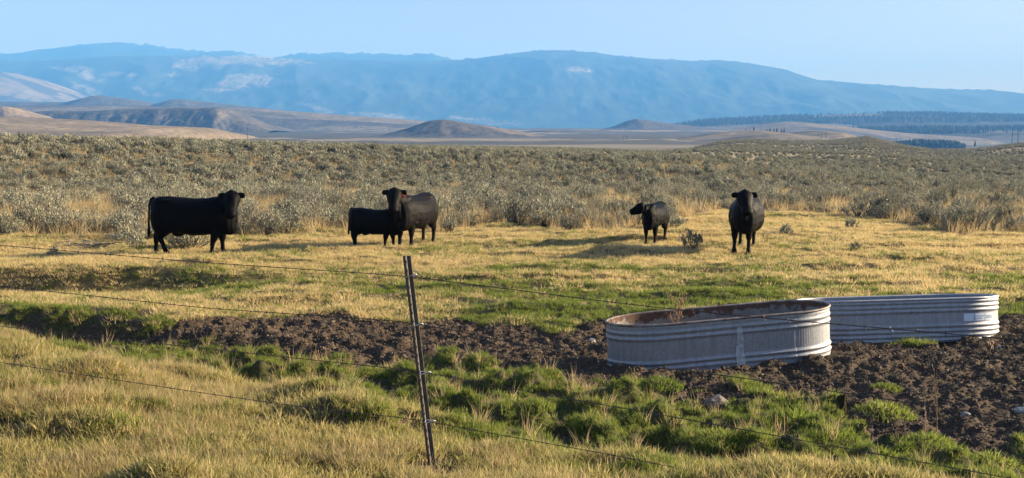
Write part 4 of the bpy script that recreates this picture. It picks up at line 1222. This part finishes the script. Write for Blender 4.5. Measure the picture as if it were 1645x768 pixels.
# ------------------------------------------------------------------ far trees and poles
def conifer_mesh(seed, tiers=6, n=9, name='crown'):
    r = np.random.default_rng(seed); V = []; Fc = []
    for t in range(tiers):
        z0 = .14 + .80 * t / tiers; rad = .24 * (1 - t / tiers) ** .8 + .02
        for k in range(n):
            a = 2 * math.pi * (k + r.uniform(-.3, .3)) / n; rr = rad * r.uniform(.6, 1.2); w = .5 * rr
            i0 = len(V); c, s_ = math.cos(a), math.sin(a); zt = z0 + .22 * r.uniform(.8, 1.2)
            V += [(0, 0, zt), (c * rr * .6 - s_ * w, s_ * rr * .6 + c * w, z0 + .05), (c * rr, s_ * rr, z0 - .02), (c * rr * .6 + s_ * w, s_ * rr * .6 - c * w, z0 + .05)]
            Fc += [(i0, i0 + 1, i0 + 2), (i0, i0 + 2, i0 + 3)]
    return mesh(name, V, Fc, M['conifer'])

def far_trees():
    ps = [bpy.data.objects.new('conifer', conifer_mesh(900 + k, 4, 6, 'conifer')) for k in range(4)]
    def onto(Pg, n, vmin, vmax, dens=None, hmin=8, hmax=15, name='forest', lab='', pxr=None):
        nr, nc = Pg.shape[:2]
        i = (rng.uniform(vmin, vmax, n) * (nr - 1)); j = rng.uniform(0, nc - 1.01, n)
        i0 = i.astype(int); j0 = j.astype(int); fi = (i - i0)[:, None]; fj = (j - j0)[:, None]
        P = (Pg[i0, j0] * (1 - fi) + Pg[np.minimum(i0 + 1, nr - 1), j0] * fi) * (1 - fj) + (Pg[i0, j0 + 1] * (1 - fi) + Pg[np.minimum(i0 + 1, nr - 1), j0 + 1] * fi) * fj
        k = rng.uniform(0, 1, n) < (ss(fbm(P[:, 0] * .004, P[:, 1] * .004, 3, 951), .36, .5) * .9 + .1)
        qx, qy = to_px(P[:, 0], P[:, 1], P[:, 2])
        if pxr: k &= (qx > pxr[0]) & (qx < pxr[1])
        P = P[k]; m = len(P)
        rot = np.stack([0 * P[:, 0], 0 * P[:, 0], rng.uniform(0, 6.28, m)], -1)
        s = rng.uniform(hmin, hmax, m); scl = np.stack([s * 1.1, s * 1.1, s], -1)
        P[:, 2] -= 1.0
        scatter(name, P, rot, scl, ps, rng.integers(0, 4, m), lab, 'forest')
    onto(P_R1, 9000, .30, .80, name='ridge_forest', lab='dark conifer forest on the long ridge at right', pxr=(1060, 1900))
    onto(P_R2, 6000, .30, .80, name='slope_forest', lab='dark conifer forest on the lower slope at right', pxr=(1300, 1900))
    # forest patch in the valley
    n = 900
    px = rng.uniform(1400, 1548, n); D = rng.uniform(1500, 1750, n)
    x = (px - W / 2) / F * D
    z = ground_h(x, D, False)
    top = np.interp(px, [1400, 1420, 1470, 1530, 1548], [229, 226, 222, 224, 230])
    scatter('valley_forest', np.stack([x, D, z - 1], -1), np.stack([0 * x, 0 * x, rng.uniform(0, 6.28, n)], -1),
            np.repeat((rng.uniform(.8, 1.05, n) * np.maximum((HC + D * (YH - top) / F - z), 8))[:, None], 3, 1), ps, rng.integers(0, 4, n), 'dark patch of conifer forest in the valley behind the right hill', 'forest')
    # countable trees on the tan hill
    crown = [conifer_mesh(920 + k, 6, 8) for k in range(3)]
    tv, tf = tube([(0, 0, -.08), (0, 0, .3), (0, 0, .9)], [.025, .02, .006], 6); trunk = mesh('trunk', tv, tf, M['trunk'])
    cons = [(1198, 212, 5), (1211, 213, 9), (1231, 215, 7), (1237, 215, 9), (1243, 215.5, 8), (1248, 216, 10), (1255, 216, 8), (1259.5, 216, 9), (1566, 236, 9), (1222, 213, 5)]
    for k, (a, b, hp) in enumerate(cons):
        D = 1230.0 if k != 8 else 560.0
        p = at_y(a, b, D); h = hp * D / F * 1.1
        root = empty('conifer_tree', tuple(p), k); root.scale = (h, h, h)
        lab = {0: 'small distant conifer at the left end of the tree row on the tan hill', 1: 'distant conifer just left of the tree clump on the tan hill', 8: 'dark lone conifer on the far right slope near the power poles',
               9: 'lowest distant conifer between lone conifer and clump on the tan hill',
               2: 'leftmost dark conifer of the small clump on the tan hill', 3: 'second dark conifer from the left in the clump on the tan hill', 4: 'third dark conifer from the left in the clump on the tan hill',
               5: 'fourth and tallest dark conifer of the clump on the tan hill', 6: 'fifth dark conifer from the left in the clump on the tan hill', 7: 'rightmost dark conifer of the clump on the tan hill'}[k]
        tag(root, lab, 'tree', 'distant conifers on and near the tan hill')
        link('trunk', trunk, root); link('crown', crown[k % 3], root)
    gx, gy = ground_at(975, 250)
    gx, gy = (975 - W / 2) / F * 108, 108.0
    o = empty('juniper', (gx, gy, gz(gx, gy) - .2)); o.scale = (1.1, 1.1, 1.15)
    tag(o, 'small dark round juniper on the far slope right of centre', 'bush')
    link('foliage', sage_mesh(990, 500, 10, .2, 'foliage', 1.0, .5, [M['conifer'], M['sage_wood']]), o)

def utility(px, top, bot, D, lab, twin=0.0, arm=1.6):
    p0 = at_y(px, bot, D); p1 = at_y(px, top, D); h = p1[2] - p0[2]
    g = float(ground_h(np.array([p0[0]]), np.array([D]), False)[0])
    root = empty('utility_pole', (float(p0[0]), D, min(float(p0[2]), g) - .5)); h = p1[2] - root.location.z
    tag(root, lab, 'utility pole')
    for s_ in ((-twin / 2, twin / 2) if twin else (0,)):
        v, f = tube([(s_, 0, 0), (s_, 0, h * .5), (s_, 0, h)], [.34, .3, .22], 8); link('pole', mesh('pole', v, f, M['pole']), root)
    w = twin + arm * 1.6
    v, f = box((0, -.3, h * .90), (w, .18, .22)); link('crossarm', mesh('crossarm', v, f, M['pole']), root)
    for k in (-1, 0, 1):
        v, f = tube([(k * w * .46, -.3, h * .90 + .11), (k * w * .46, -.3, h * .90 + .5)], [.09, .06], 6); link('insulator', mesh('insulator', v, f, M['stone']), root)

# ------------------------------------------------------------------ build
sage()
grass()
clods()
tussocks()
tanks()
cattle()
fence()
small_things()
far_trees()
utility(398, 205, 233, 900, 'single distant utility pole beside the tan field on the left')
utility(1004, 218, 234, 1100, 'distant pair of poles on the plain right of the central butte', 3.6)
utility(1323, 212, 231, 1100, 'distant two-legged pole frame behind the middle right hill', 4.6)
utility(1630, 207, 236, 780, 'distant two-legged pole frame at far right edge', 4.6)

# ------------------------------------------------------------------ haze
def haze():
    m, n, out = new_mat('haze')
    v = n.nodes.new('ShaderNodeVolumePrincipled')
    v.inputs['Density'].default_value = HAZE_DENSITY
    v.inputs['Color'].default_value = (*HAZE_COLOR, 1)
    v.inputs['Absorption Color'].default_value = (.25, .25, .25, 1)
    v.inputs['Anisotropy'].default_value = 0.0
    n.links.new(v.outputs[0], out.inputs['Volume'])
    x0, x1, y0, y1, z0, z1 = -14000, 14000, -11000, 15000, -40, 1180
    vv, f = box(((x0 + x1) / 2, (y0 + y1) / 2, (z0 + z1) / 2), (x1 - x0, y1 - y0, z1 - z0))
    o = link('haze', mesh('haze', vv, f, m)); tag(o, kind='stuff'); return o
haze()
